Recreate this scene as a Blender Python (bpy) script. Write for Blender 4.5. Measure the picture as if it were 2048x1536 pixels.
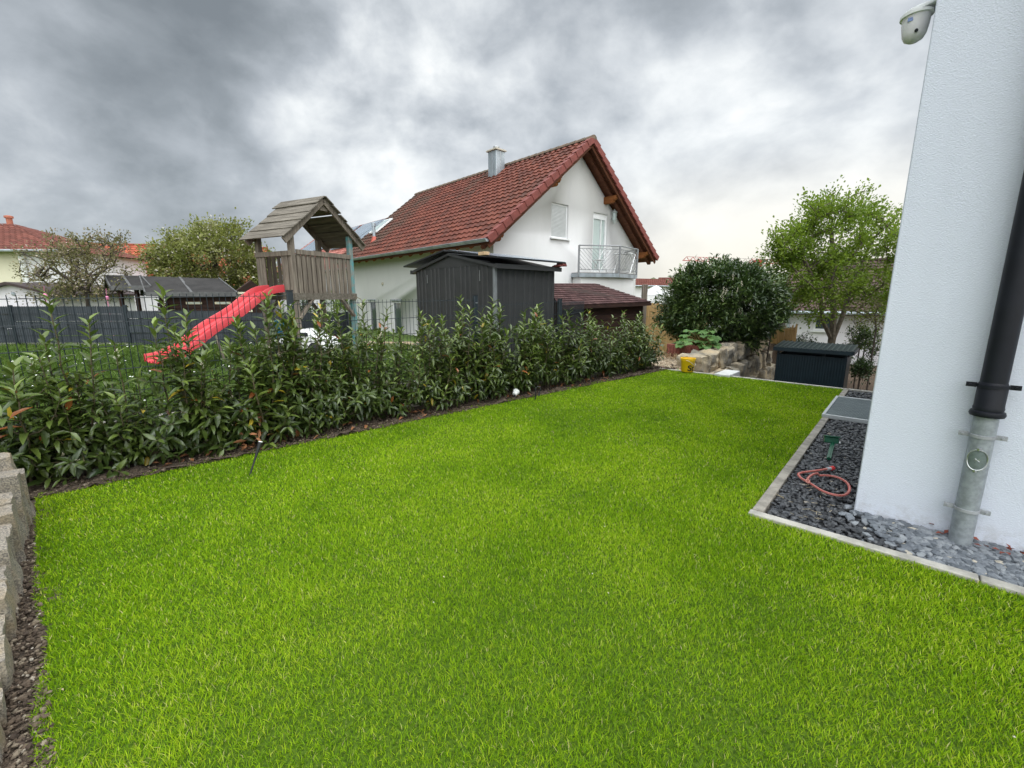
import bpy, bmesh, math, random
import numpy as np
from mathutils import Vector, Matrix, noise as mnoise

for o in list(bpy.data.objects): bpy.data.objects.remove(o)
SC = bpy.context.scene
COL = SC.collection
R = math.radians
rnd = random.Random(7)
rng = np.random.default_rng(7)

# ------------------------------------------------------------------ camera
F, CX, CY, HC = 880.0, 1024.0, 768.0, 1.38
PT = math.atan(174 / F)
cam = bpy.data.cameras.new('camera'); camo = bpy.data.objects.new('camera', cam); COL.objects.link(camo)
cam.sensor_width = 36; cam.lens = 36 * F / 2048; cam.clip_start = .05; cam.clip_end = 9000
camo.location = (0, 0, HC); camo.rotation_euler = (R(90) - PT, 0, 0)
SC.camera = camo
vs = SC.view_settings
vs.view_transform = 'Standard'; vs.look = 'None'; vs.gamma = 1; vs.use_curve_mapping = False; vs.exposure = 0.55
SC.cycles.max_bounces = 6; SC.cycles.transparent_max_bounces = 8; SC.cycles.volume_bounces = 0
SC.cycles.use_denoising = True; SC.cycles.denoiser = 'OPENIMAGEDENOISE'; SC.cycles.denoising_input_passes = 'RGB_ALBEDO_NORMAL'; SC.cycles.denoising_prefilter = 'ACCURATE'; SC.cycles.denoising_quality = 'HIGH'

CAM = Vector((0, 0, HC))
def ray(x, y):
    u, w = (x - CX) / F, (y - CY) / F
    return Vector((u, math.cos(PT) - w * math.sin(PT), -(math.sin(PT) + w * math.cos(PT))))
# ------------------------------------------------------------------ sun and sky
SUN_EL, SUN_AZ = 48, 200          # azimuth measured clockwise from +Y: behind the camera, a little to the left
sd = Vector((math.sin(R(SUN_AZ)) * math.cos(R(SUN_EL)), math.cos(R(SUN_AZ)) * math.cos(R(SUN_EL)), math.sin(R(SUN_EL))))
sun = bpy.data.lights.new('sun', 'SUN'); sun.energy = 1.0; sun.angle = R(70); sun.color = (1, .96, .9)
suno = bpy.data.objects.new('sun', sun); COL.objects.link(suno); suno.rotation_euler = sd.to_track_quat('Z', 'Y').to_euler()

W = bpy.data.worlds.new('World'); SC.world = W; W.use_nodes = True
nt = W.node_tree; nt.nodes.clear()
class NG:
    """tiny node-graph helper"""
    def __init__(s, t): s.t = t
    def n(s, typ, ins=None, **kw):
        x = s.t.nodes.new(typ)
        for k, v in kw.items(): setattr(x, k, v)
        for k, v in (ins or {}).items(): s.set(x, k, v)
        return x
    def set(s, x, k, v):
        if isinstance(v, bpy.types.NodeSocket): s.t.links.new(v, x.inputs[k])
        else: x.inputs[k].default_value = v
    def math(s, op, a, b=0.0, c=None, clamp=False):
        x = s.n('ShaderNodeMath', operation=op); x.use_clamp = clamp
        s.set(x, 0, a); s.set(x, 1, b)
        if c is not None: s.set(x, 2, c)
        return x.outputs[0]
    def mix(s, f, a, b, typ='MIX'):
        x = s.n('ShaderNodeMix', data_type='RGBA', blend_type=typ); s.set(x, 0, f)
        s.set(x, 6, a if isinstance(a, bpy.types.NodeSocket) else tuple(a) + (1,)); s.set(x, 7, b if isinstance(b, bpy.types.NodeSocket) else tuple(b) + (1,))
        return x.outputs[2]
    def ramp(s, f, stops, interp='LINEAR'):
        x = s.n('ShaderNodeValToRGB'); r = x.color_ramp; r.interpolation = interp
        while len(r.elements) < len(stops): r.elements.new(.5)
        for e, (p, c) in zip(r.elements, stops):
            e.position = p; e.color = tuple(c) + (1,) if len(c) == 3 else c
        s.set(x, 0, f); return x.outputs[0]
    def noise(s, vec, scale, detail=5, rough=.55, dist=0, typ=None):
        x = s.n('ShaderNodeTexNoise', {'Vector': vec, 'Scale': scale, 'Detail': detail, 'Roughness': rough, 'Distortion': dist}); return x.outputs['Fac']
    def sstep(s, v, a, b):
        x = s.n('ShaderNodeMapRange', interpolation_type='SMOOTHSTEP'); s.set(x, 0, v); s.set(x, 1, a); s.set(x, 2, b); s.set(x, 3, 0.0); s.set(x, 4, 1.0); return x.outputs[0]
g = NG(nt)
tc = g.n('ShaderNodeTexCoord').outputs['Generated']
sx = g.n('ShaderNodeSeparateXYZ', {0: tc}); dx, dy, dz = sx.outputs
cp = g.n('ShaderNodeVectorMath', {0: tc, 1: (1.0, 1.0, 1.45)}, operation='MULTIPLY').outputs[0]
wv = g.n('ShaderNodeTexNoise', {'Vector': cp, 'Scale': 2.6, 'Detail': 3.0}).outputs['Color']
cp = g.n('ShaderNodeVectorMath', {0: wv, 1: (.13, .13, .13), 2: cp}, operation='MULTIPLY_ADD').outputs[0]
big = g.noise(cp, 1.9, 2, .5)
mid = g.noise(cp, 5.0, 7, .56)
iso = g.noise(cp, 10.5, 4, .45, .3)
v = g.math('ADD', g.math('ADD', g.math('MULTIPLY', big, .85), g.math('MULTIPLY', mid, .80)), g.math('MULTIPLY', iso, .26))
v = g.math('MULTIPLY', g.math('SUBTRACT', v, .955), 1.30)
hz = g.math('SQRT', g.math('ADD', g.math('MULTIPLY', dx, dx), g.math('MULTIPLY', dy, dy)))
az = g.math('DIVIDE', dx, g.math('MAXIMUM', hz, .05))
# the cloud deck is thick to the upper left and thin to the right and low down
v = g.math('ADD', v, g.math('MULTIPLY', az, .30))
v = g.math('ADD', v, .545)
low = g.math('SUBTRACT', 1.0, g.sstep(dz, .03, .24))
v = g.math('ADD', v, g.math('MULTIPLY', low, .05))
v = g.math('SUBTRACT', v, g.math('MULTIPLY', g.math('MULTIPLY', g.sstep(dz, .22, .46), g.math('SUBTRACT', 1.0, g.sstep(az, -.3, .5))), .24))
# a thin place in the cloud where the light comes through
td = g.n('ShaderNodeVectorMath', {0: tc, 1: tuple(ray(815, 235).normalized())}, operation='DOT_PRODUCT').outputs['Value']
v = g.math('ADD', v, g.math('MULTIPLY', g.math('MULTIPLY', g.sstep(td, .955, 1.0), mid), .42))
cl = g.ramp(v, [(0.0, (.20, .225, .245)), (.22, (.28, .31, .335)), (.45, (.42, .455, .49)), (.64, (.61, .645, .675)), (.82, (.81, .84, .85)), (1.0, (1.0, 1.0, .99))])
warm = g.math('MULTIPLY', g.math('SUBTRACT', 1.0, g.sstep(dz, .06, .30)), g.sstep(az, -.05, .45))
cl = g.mix(g.math('MULTIPLY', warm, .8), cl, (.92, .865, .75))
# unseen sky overhead and behind the camera: extra brightness added to light the scene
boost = g.math('ADD', g.math('MULTIPLY', g.sstep(dz, .58, .85), 4.2), g.math('MULTIPLY', g.sstep(g.math('MULTIPLY', dy, -1.0),   .0, .5), 1.6))
boost = g.math('ADD', boost, 1.0)
cl10 = g.n('ShaderNodeVectorMath', {0: cl, 'Scale': g.math('MULTIPLY', boost, 7.9)}, operation='SCALE').outputs[0]
sky = g.n('ShaderNodeTexSky', sky_type='NISHITA', sun_disc=False, sun_elevation=R(SUN_EL), sun_rotation=R(SUN_AZ))
skm = g.mix(.94, sky.outputs[0], cl10)
bg = g.n('ShaderNodeBackground', {'Color': skm, 'Strength': .1})
g.t.links.new(bg.outputs[0], g.n('ShaderNodeOutputWorld').inputs[0])

# ------------------------------------------------------------------ frames of the place
def at(x, y, D): r = ray(x, y); return CAM + r * (D / r.y)            # point at forward distance D
def gp(x, y, z=0.0): r = ray(x, y); return CAM + r * ((z - HC) / r.z)  # point at height z
A2, B2 = Vector((.667, .745)), Vector((.745, -.667))                     # along / across the white house
def qr(q, r, z=0.0): p = A2 * q + B2 * r; return Vector((p.x, p.y, z))
FD, FN, F0 = Vector((.7525, .6586)), Vector((-.6586, .7525)), Vector((-3.83, 3.33))
def fs(s, n=0.0, z=0.0): p = F0 + FD * s + FN * n; return Vector((p.x, p.y, z))   # along the wire fence
NF = F0.dot(FN)

# ------------------------------------------------------------------ materials
MATS = {}
def pm(name):
    m = bpy.data.materials.new(name); m.use_nodes = True; t = m.node_tree
    b = t.nodes['Principled BSDF']; return m, NG(t), b, t.nodes['Material Output']
def sc3(c, k): return tuple(min(1, max(0, x * k)) for x in c)
def mat(name, col, rough=.7, var=.15, scale=4, bump=0.0, bscale=60, metal=0.0, col2=None, spec=.4, stretch=None, bdist=.01, detail=6):
    if name in MATS: return MATS[name]
    m, g, b, o = pm(name)
    v = g.n('ShaderNodeTexCoord').outputs['Object']
    if stretch: v = g.n('ShaderNodeMapping', {'Vector': v, 'Scale': stretch}).outputs[0]
    f = g.noise(v, scale, detail, .6)
    f = g.sstep(f, .3, .7)
    c = g.mix(f, sc3(col, 1 - var), col2 or sc3(col, 1 + var))
    g.set(b, 'Base Color', c); g.set(b, 'Roughness', rough); g.set(b, 'Metallic', metal); g.set(b, 'Specular IOR Level', spec)
    if bump:
        h = g.noise(v, bscale, 5, .6)
        bn = g.n('ShaderNodeBump', {'Strength': bump, 'Distance': bdist, 'Height': h}); g.set(b, 'Normal', bn.outputs[0])
    MATS[name] = m; return m
def tintmat(name, stops, rough=.5, trans=.0, spec=.4, attr='tint', bump=0, tcol=None):
    m, g, b, o = pm(name)
    a = g.n('ShaderNodeAttribute', attribute_name=attr).outputs['Fac']
    c = g.ramp(a, stops)
    g.set(b, 'Base Color', c); g.set(b, 'Roughness', rough); g.set(b, 'Specular IOR Level', spec)
    if trans:
        tb = g.n('ShaderNodeBsdfTranslucent', {'Color': g.mix(.5, c, tcol or (.12, .22, .02))})
        mx = g.n('ShaderNodeMixShader', {0: trans}); g.t.links.new(b.outputs[0], mx.inputs[1]); g.t.links.new(tb.outputs[0], mx.inputs[2])
        g.t.links.new(mx.outputs[0], o.inputs[0])
    MATS[name] = m; return m
def stucco(name, col, size, strength, dist, dirt=.06):
    m, g, b, o = pm(name)
    v = g.n('ShaderNodeTexCoord').outputs['Object']
    vo = g.n('ShaderNodeTexVoronoi', {'Vector': v, 'Scale': size}, feature='SMOOTH_F1').outputs['Distance']
    nz = g.noise(v, size * .8, 4, .65)
    h = g.math('ADD', g.math('MULTIPLY', vo, .8), nz)
    st = g.noise(g.n('ShaderNodeMapping', {'Vector': v, 'Scale': (1.2, 1.2, .35)}).outputs[0], 1.6, 6, .65)
    c = g.mix(g.sstep(st, .35, .75), col, sc3(col, 1 - dirt))
    if name == 'white_house_render':
        zc = g.n('ShaderNodeSeparateXYZ', {0: v}).outputs[2]
        dm = g.math('MULTIPLY', g.math('SUBTRACT', 1.0, g.sstep(zc, .0, .22)), g.sstep(g.noise(v, 14, 6, .7), .40, .68))
        c = g.mix(g.math('MULTIPLY', dm, .55), c, (.30, .28, .25))
    g.set(b, 'Base Color', c); g.set(b, 'Roughness', .88); g.set(b, 'Specular IOR Level', .2)
    g.set(b, 'Normal', g.n('ShaderNodeBump', {'Strength': strength, 'Distance': dist, 'Height': h}).outputs[0])
    MATS[name] = m; return m
def wood(name, col, dark, axis, rough=.8, scale=9, bump=.4):
    m, g, b, o = pm(name)
    v = g.n('ShaderNodeTexCoord').outputs['Object']
    s = [14, 14, 14]; s[axis] = .9
    f = g.noise(g.n('ShaderNodeMapping', {'Vector': v, 'Scale': tuple(s)}).outputs[0], scale / 5, 7, .62, .6)
    big = g.noise(v, 2.2, 4)
    c = g.mix(g.sstep(f, .3, .72), dark, col)
    c = g.mix(g.math('MULTIPLY', g.sstep(big, .4, .75), .45), c, dark)
    g.set(b, 'Base Color', c); g.set(b, 'Roughness', rough); g.set(b, 'Specular IOR Level', .25)
    g.set(b, 'Normal', g.n('ShaderNodeBump', {'Strength': bump, 'Distance': .006, 'Height': f}).outputs[0])
    MATS[name] = m; return m

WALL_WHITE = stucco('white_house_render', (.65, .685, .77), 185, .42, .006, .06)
NEIGH_WHITE = stucco('neighbour_render', (.69, .685, .68), 60, .05, .004, .05)
FAR_WHITE = stucco('far_render', (.74, .72, .75), 30, .2, .01, .06)
CREAM = stucco('cream_render', (.72, .68, .52), 30, .2, .01, .06)
CONC = mat('edging_concrete', (.29, .265, .225), .9, .30, 9, .5, 90)
CONC_L = mat('pale_concrete', (.40, .38, .335), .9, .25, 8, .4, 60)
ZINC = mat('weathered_zinc', (.36, .40, .43), .45, .22, 5, .1, 30, .55, stretch=(1, 1, .5))
GALV = mat('galvanised_steel', (.27, .295, .315), .5, .18, 30, .05, 80, .25, detail=5)
BLACKPL = mat('black_plastic_pipe', (.007, .008, .013), .5, .2, 8, .05, 50, spec=.3)
FENCEGREEN = mat('anthracite_coating', (.018, .026, .032), .45, .15, 10)
ANTH = mat('anthracite_sheet', (.046, .0465, .047), .42, .12, 3, .05, 30, .1)
BINBLUE = mat('petrol_sheet', (.013, .027, .034), .42, .15, 4, .06, 30, .1)
STRIP = mat('slate_vinyl_strip', (.048, .056, .066), .55, .2, 2.5, .05, 30)
WOODG = wood('weathered_grey_wood', (.275, .235, .19), (.115, .095, .075), 2)
WOODGX = wood('weathered_grey_wood_boards', (.225, .20, .165), (.088, .076, .06), 1)
WOODB = wood('stained_orange_wood', (.33, .125, .035), (.16, .055, .018), 1)
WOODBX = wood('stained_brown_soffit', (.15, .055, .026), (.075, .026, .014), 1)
WOODD = wood('dark_brown_wood', (.048, .022, .016), (.02, .011, .009), 0)
WOODT = wood('tan_fence_wood', (.50, .33, .15), (.30, .19, .085), 2)
WHITEPL = mat('white_plastic', (.80, .81, .80), .35, .04, 5)
WHITEMT = mat('white_frame', (.78, .79, .79), .4, .04, 5)
DARKPL = mat('dark_plastic', (.02, .021, .023), .45, .15, 8)
REDPL = mat('faded_red_plastic', (.58, .058, .07), .30, .06, 2.5, col2=(.60, .075, .085))
TURQ = mat('flaking_turquoise_paint', (.10, .36, .38), .7, .2, 9, .3, 30, col2=(.24, .235, .205))
BLUEPL = mat('blue_plastic', (.01, .16, .30), .4, .12, 5)
YELLOW = mat('yellow_bucket_plastic', (.83, .52, .012), .35, .06, 6)
STEEL = mat('brushed_steel', (.55, .56, .57), .3, .08, 8, metal=.85)
FELT = mat('black_roofing_felt', (.026, .024, .023), .95, .3, 3, .4, 60)
FELTEDGE = mat('worn_felt_edge', (.10, .10, .10), .8, .25, 6, .3, 50)
RAILST = mat('railing_steel', (.26, .27, .28), .4, .1, 8, metal=.3)
LANT = mat('lantern_metal', (.42, .47, .45), .5, .15, 9)
RED = mat('plain_red_tile', (.30, .055, .035), .75, .25, 7, .4, 20)
MOSS = mat('mossy_ridge_tile', (.14, .125, .095), .9, .35, 6, .5, 40, col2=(.20, .13, .09))
GLASS = mat('window_glass', (.42, .50, .48), .08, .1, .8, spec=.8)
DGLASS = mat('dark_window_glass', (.05, .065, .075), .06, .2, 1.0, spec=.9)
SOLAR = mat('solar_glass', (.20, .25, .30), .18, .1, 2, spec=.8)
SOIL = mat('soil', (.085, .062, .043), .95, .5, 26, 1.0, 110, bdist=.02)
ROCK = None

# ------------------------------------------------------------------ mesh building
def frame_matrix(loc, rz): return Matrix.Translation(Vector(loc)) @ Matrix.Rotation(rz, 4, 'Z')
def tag(o, label=None, cat=None, group=None, kind=None):
    if label: o['label'] = label
    if cat: o['category'] = cat
    if group: o['group'] = group
    if kind: o['kind'] = kind
    return o
def thing(name, label, cat, loc=(0, 0, 0), rz=0.0, group=None):
    o = bpy.data.objects.new(name, None); COL.objects.link(o); o.location = loc; o.rotation_euler = (0, 0, rz); o.empty_display_size = .2
    o['label'] = label; o['category'] = cat
    if group: o['group'] = group
    return o
def wmat(o):
    m = frame_matrix(o.location, o.rotation_euler[2])
    return wmat(o.parent) @ m if o.parent else m
def link(name, me, material, parent=None):
    o = bpy.data.objects.new(name, me); COL.objects.link(o)
    for mm in (material if isinstance(material, (list, tuple)) else [material]): me.materials.append(mm)
    if parent: o.parent = parent
    return o
class MB:
    def __init__(s): s.v, s.f, s.m = [], [], []
    def add(s, vs, fs_, mi=0):
        b = len(s.v); s.v += [tuple(p) for p in vs]; s.f += [tuple(b + i for i in f) for f in fs_]; s.m += [mi] * len(fs_); return s
    def boxab(s, a, b, mi=0):
        x0, y0, z0 = a; x1, y1, z1 = b
        return s.add([(x0, y0, z0), (x1, y0, z0), (x1, y1, z0), (x0, y1, z0), (x0, y0, z1), (x1, y0, z1), (x1, y1, z1), (x0, y1, z1)],
                     [(0, 3, 2, 1), (4, 5, 6, 7), (0, 1, 5, 4), (1, 2, 6, 5), (2, 3, 7, 6), (3, 0, 4, 7)], mi)
    def box(s, c, size, M=None, mi=0):
        hx, hy, hz_ = [k / 2 for k in size]; c = Vector(c); M = M or Matrix.Identity(3)
        P = [c + M @ Vector((a * hx, b_ * hy, d * hz_)) for d in (-1, 1) for a, b_ in ((-1, -1), (1, -1), (1, 1), (-1, 1))]
        return s.add(P, [(0, 3, 2, 1), (4, 5, 6, 7), (0, 1, 5, 4), (1, 2, 6, 5), (2, 3, 7, 6), (3, 0, 4, 7)], mi)
    def beam(s, p0, p1, w, h, up=(0, 0, 1), mi=0):
        p0, p1 = Vector(p0), Vector(p1); d = (p1 - p0).normalized(); u = Vector(up); sd_ = d.cross(u).normalized(); u = sd_.cross(d)
        P = []
        for p in (p0, p1): P += [p - sd_ * w / 2 - u * h / 2, p + sd_ * w / 2 - u * h / 2, p + sd_ * w / 2 + u * h / 2, p - sd_ * w / 2 + u * h / 2]
        return s.add(P, [(0, 3, 2, 1), (4, 5, 6, 7), (0, 1, 5, 4), (1, 2, 6, 5), (2, 3, 7, 6), (3, 0, 4, 7)], mi)
    def tube(s, pts, r, n=8, mi=0, cap=True):
        pts = [Vector(p) for p in pts]; rr = r if isinstance(r, (list, tuple)) else [r] * len(pts)
        V, Fc = [], []; prev = None
        for i, p in enumerate(pts):
            t = (pts[min(i + 1, len(pts) - 1)] - pts[max(i - 1, 0)]).normalized()
            if prev is None: a = t.orthogonal().normalized()
            else: a = (prev - t * prev.dot(t)).normalized() if (prev - t * prev.dot(t)).length > 1e-6 else t.orthogonal().normalized()
            prev = a; b_ = t.cross(a)
            V += [p + (a * math.cos(2 * math.pi * k / n) + b_ * math.sin(2 * math.pi * k / n)) * rr[i] for k in range(n)]
        for i in range(len(pts) - 1):
            for k in range(n): Fc.append((i * n + k, i * n + (k + 1) % n, (i + 1) * n + (k + 1) % n, (i + 1) * n + k))
        if cap: Fc += [tuple(range(n))[::-1], tuple((len(pts) - 1) * n + k for k in range(n))]
        return s.add(V, Fc, mi)
    def prism(s, poly, vec, mi=0):
        n = len(poly); vec = Vector(vec); P = [Vector(p) for p in poly]; P += [p + vec for p in P]
        return s.add(P, [tuple(range(n))[::-1], tuple(range(n, 2 * n))] + [(i, (i + 1) % n, n + (i + 1) % n, n + i) for i in range(n)], mi)
    def lathe(s, prof, n=24, c=(0, 0, 0), M=None, mi=0):
        c = Vector(c); M = M or Matrix.Identity(3); V = []
        for r, z in prof: V += [c + M @ Vector((r * math.cos(2 * math.pi * k / n), r * math.sin(2 * math.pi * k / n), z)) for k in range(n)]
        Fc = [(i * n + k, i * n + (k + 1) % n, (i + 1) * n + (k + 1) % n, (i + 1) * n + k) for i in range(len(prof) - 1) for k in range(n)]
        if prof[0][0] > 1e-5: Fc.append(tuple(range(n))[::-1])
        if prof[-1][0] > 1e-5: Fc.append(tuple((len(prof) - 1) * n + k for k in range(n)))
        return s.add(V, Fc, mi)
    def build(s, name, material, parent=None, world=False, bevel=0, smooth=True, fix=True, segs=2):
        me = bpy.data.meshes.new(name); V = s.v
        if world and parent is not None:
            iv = wmat(parent).inverted(); V = [iv @ Vector(p) for p in V]
        me.from_pydata([tuple(p) for p in V], [], s.f)
        o = link(name, me, material, parent)
        if any(s.m): me.polygons.foreach_set('material_index', s.m)
        if fix:
            bm = bmesh.new(); bm.from_mesh(me); bmesh.ops.recalc_face_normals(bm, faces=bm.faces); bm.to_mesh(me); bm.free()
        if smooth: me.shade_smooth(); me.set_sharp_from_angle(angle=R(38))
        if bevel:
            md = o.modifiers.new('bevel', 'BEVEL'); md.width = bevel; md.segments = segs; md.limit_method = 'ANGLE'; md.angle_limit = R(40)
        return o
def npmesh(name, V, faces, material, parent=None, world=False, tint=None, smooth=True, attrs=None):
    """V (N,3); faces: list of (M,k) int arrays"""
    V = np.asarray(V, np.float32)
    if world and parent is not None:
        M = np.array(wmat(parent).inverted()); V = (V @ M[:3, :3].T + M[:3, 3]).astype(np.float32)
    me = bpy.data.meshes.new(name); me.vertices.add(len(V)); me.vertices.foreach_set('co', V.ravel())
    lp = np.concatenate([f.ravel() for f in faces]).astype(np.int32)
    cnt = np.concatenate([np.full(len(f), f.shape[1]) for f in faces]).astype(np.int32)
    st = np.concatenate([[0], np.cumsum(cnt)[:-1]]).astype(np.int32)
    me.loops.add(len(lp)); me.loops.foreach_set('vertex_index', lp)
    me.polygons.add(len(cnt)); me.polygons.foreach_set('loop_start', st); me.polygons.foreach_set('loop_total', cnt)
    me.polygons.foreach_set('use_smooth', np.full(len(cnt), smooth))
    for nm, a in dict(attrs or {}, **({'tint': tint} if tint is not None else {})).items():
        at_ = me.attributes.new(nm, 'FLOAT', 'POINT'); at_.data.foreach_set('value', np.asarray(a, np.float32))
    me.update(); me.validate()
    return link(name, me, material, parent)
def unit(a): return a / np.maximum(np.linalg.norm(a, axis=-1, keepdims=True), 1e-9)
def leafmesh(pos, d, up, L, Wd, droop, fold=.25):
    """folded lanceolate leaves: 8 vertices, 6 faces each"""
    N = len(pos); d = unit(d); sdv = np.cross(d, up); sdv = unit(sdv); n = np.cross(sdv, d)
    L = L[:, None]; Wd = Wd[:, None]; dr = droop[:, None]
    def st(t, w, side):
        c = pos + d * L * t - n * dr * L * t * t
        return c + sdv * Wd * .5 * w * side + n * Wd * fold * w * abs(side)
    V = np.stack([st(0, 0, 0), st(.36, 1, -1), st(.36, 1, 0) - 0 * n, st(.36, 1, 1), st(.72, .72, -1), st(.72, 0, 0), st(.72, .72, 1), st(1, 0, 0)], 1)
    V[:, 2] = pos + d * L * .36 - n * dr * L * .13
    b = (np.arange(N) * 8)[:, None]
    tri = np.concatenate([b + [0, 2, 1], b + [0, 3, 2], b + [4, 5, 7], b + [5, 6, 7]])
    quad = np.concatenate([b + [1, 2, 5, 4], b + [2, 3, 6, 5]])
    return V.reshape(-1, 3), [tri, quad]
def smallleaf(pos, d, up, L, Wd, fold=.3):
    N = len(pos); d = unit(d); sdv = unit(np.cross(d, up)); n = np.cross(sdv, d); L = L[:, None]; Wd = Wd[:, None]
    V = np.stack([pos, pos + d * L * .5 - sdv * Wd * .5 + n * Wd * fold, pos + d * L, pos + d * L * .5 + sdv * Wd * .5 + n * Wd * fold], 1)
    b = (np.arange(N) * 4)[:, None]
    return V.reshape(-1, 3), [np.concatenate([b + [0, 2, 1], b + [0, 3, 2]])]
def vnoise(x, y, s, seed=0):
    """cheap smooth value noise on arrays"""
    r = np.random.default_rng(seed); T = r.random((64, 64)); x = x / s; y = y / s
    i, j = np.floor(x).astype(int), np.floor(y).astype(int); u, w = x - i, y - j; u = u * u * (3 - 2 * u); w = w * w * (3 - 2 * w)
    G = lambda a, b: T[a % 64, b % 64]
    return (G(i, j) * (1 - u) + G(i + 1, j) * u) * (1 - w) + (G(i, j + 1) * (1 - u) + G(i + 1, j + 1) * u) * w

# ------------------------------------------------------------------ terrain
def zfun(x, y):
    n = FN.x * x + FN.y * y; s = FD.x * (x - F0.x) + FD.y * (y - F0.y); q = A2.x * x + A2.y * y; r = B2.x * x + B2.y * y
    nb = np.interp(s, [-50, 4, 8, 12, 16, 32, 60, 200], [.30, .30, .05, -.4, -.95, -1.7, -3, -9])
    dist = np.hypot(x, y)
    left = np.interp(q, [8.3, 12.5, 20, 60], [.0, .22, -.4, -3])
    right = np.interp(q, [8.3, 12, 20, 60], [-1.0, -1.05, -1.3, -3])
    t = np.clip((r + 2.95) / .2, 0, 1); beyond = left * (1 - t) + right * t
    gd = np.where(q > 8.5, beyond, -.1)
    t2 = np.clip((n - (NF - .05)) / np.where(q > 8.5, 1.8, .15), 0, 1)
    z = gd * (1 - t2) + nb * t2
    far = np.clip((dist - 60) / 150, 0, 1)
    return z * (1 - far) - 9 * far
def grid(a, b, st): return np.arange(a, b + 1e-6, st)
gx = np.concatenate([[-5000, -2500, -1200, -600, -300, -150, -90], grid(-60, -18, 3), grid(-16, 16, .25), grid(18, 60, 3), [90, 150, 300, 600, 1200, 2500, 5000]])
gy = np.concatenate([[-5000, -2000, -800, -300, -100, -40], grid(-20, -5, 2.5), grid(-4, 22, .25), grid(24, 60, 3), [90, 150, 300, 600, 1200, 2500, 5000]])
XX, YY = np.meshgrid(gx, gy); ZZ = zfun(XX, YY)
ZZ = ZZ + np.where(np.hypot(XX, YY) < 40, (vnoise(XX, YY, .9, 3) - .5) * .03, 0)
V = np.stack([XX.ravel(), YY.ravel(), ZZ.ravel()], 1); nx_, ny_ = len(gx), len(gy)
idx = (np.arange(ny_ - 1)[:, None] * nx_ + np.arange(nx_ - 1)[None, :]).ravel()
quads = np.stack([idx, idx + 1, idx + nx_ + 1, idx + nx_], 1)
# ground cover by area: 0 meadow, 1 soil, 2 asphalt, 3 beige gravel
m_g, g, b, o_ = pm('ground_cover')
P = g.n('ShaderNodeTexCoord').outputs['Object']
a_k = g.n('ShaderNodeAttribute', attribute_name='tint').outputs['Fac']
n1 = g.noise(P, 2.5, 8, .65); n2 = g.noise(P, 38, 4, .6)
mead = g.mix(g.sstep(n1, .3, .7), (.05, .085, .02), (.10, .15, .035))
soil = g.mix(g.sstep(n2, .3, .7), (.05, .036, .026), (.14, .10, .072))
asph = g.mix(g.sstep(n2, .3, .7), (.045, .045, .048), (.075, .075, .078))
vor = g.n('ShaderNodeTexVoronoi', {'Vector': P, 'Scale': 26.0})
grav = g.mix(.6, (.36, .28, .19), vor.outputs['Color'], 'SOFT_LIGHT')
c = g.mix(g.math('GREATER_THAN', a_k, .5), mead, soil); c = g.mix(g.math('GREATER_THAN', a_k, 1.5), c, asph); c = g.mix(g.math('GREATER_THAN', a_k, 2.5), c, grav)
g.set(b, 'Base Color', c); g.set(b, 'Roughness', .95); g.set(b, 'Specular IOR Level', .1)
g.set(b, 'Normal', g.n('ShaderNodeBump', {'Strength': .7, 'Distance': .03, 'Height': n2}).outputs[0])
nn = FN.x * XX + FN.y * YY; qq = A2.x * XX + A2.y * YY; rr_ = B2.x * XX + B2.y * YY
kind = np.zeros_like(XX)
gard = nn < NF
kind[gard] = 1
kind[gard & (qq > 8.4) & (rr_ > -2.7) & (qq < 13.2)] = 2
kind[gard & (qq > 8.2) & (qq < 10.2) & (rr_ < -3.0)] = 3
ss_ = FD.x * (XX - F0.x) + FD.y * (YY - F0.y)
kind[(nn > 8.3) & (nn < 11.5) & (ss_ > 2.6) & (ss_ < 12)] = 3
kind[(qq > 24) | (np.hypot(XX, YY) > 45)] = 0
o = npmesh('ground', V, [quads], m_g, tint=kind.ravel()); tag(o, kind='structure')

# wooded hills on the horizon
HILL = mat('hill_woods', (.045, .075, .035), .95, .4, .012, .8, .05, col2=(.09, .12, .05), bdist=8)
az_ = np.linspace(R(-70), R(75), 220); rows = []
for k, (dist, f) in enumerate([(900, 0), (1200, .75), (1500, 1.0), (1900, .9), (2600, 0)]):
    hgt = 44 + 34 * vnoise(az_ * 10 + 3, az_ * 0 + 2, 1.3, 5) + 12 * vnoise(az_ * 60, az_ * 0, 1, 6)
    rows.append(np.stack([np.sin(az_) * dist, np.cos(az_) * dist, -14 + hgt * f + (f > .5) * 5 * vnoise(az_ * 320, az_ * 0 + k, 1, 8)], 1))
Vh = np.concatenate(rows); nA = len(az_); ih = (np.arange(4)[:, None] * nA + np.arange(nA - 1)[None, :]).ravel()
o = npmesh('hills', Vh, [np.stack([ih, ih + 1, ih + nA + 1, ih + nA], 1)], HILL); tag(o, kind='structure')

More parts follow.
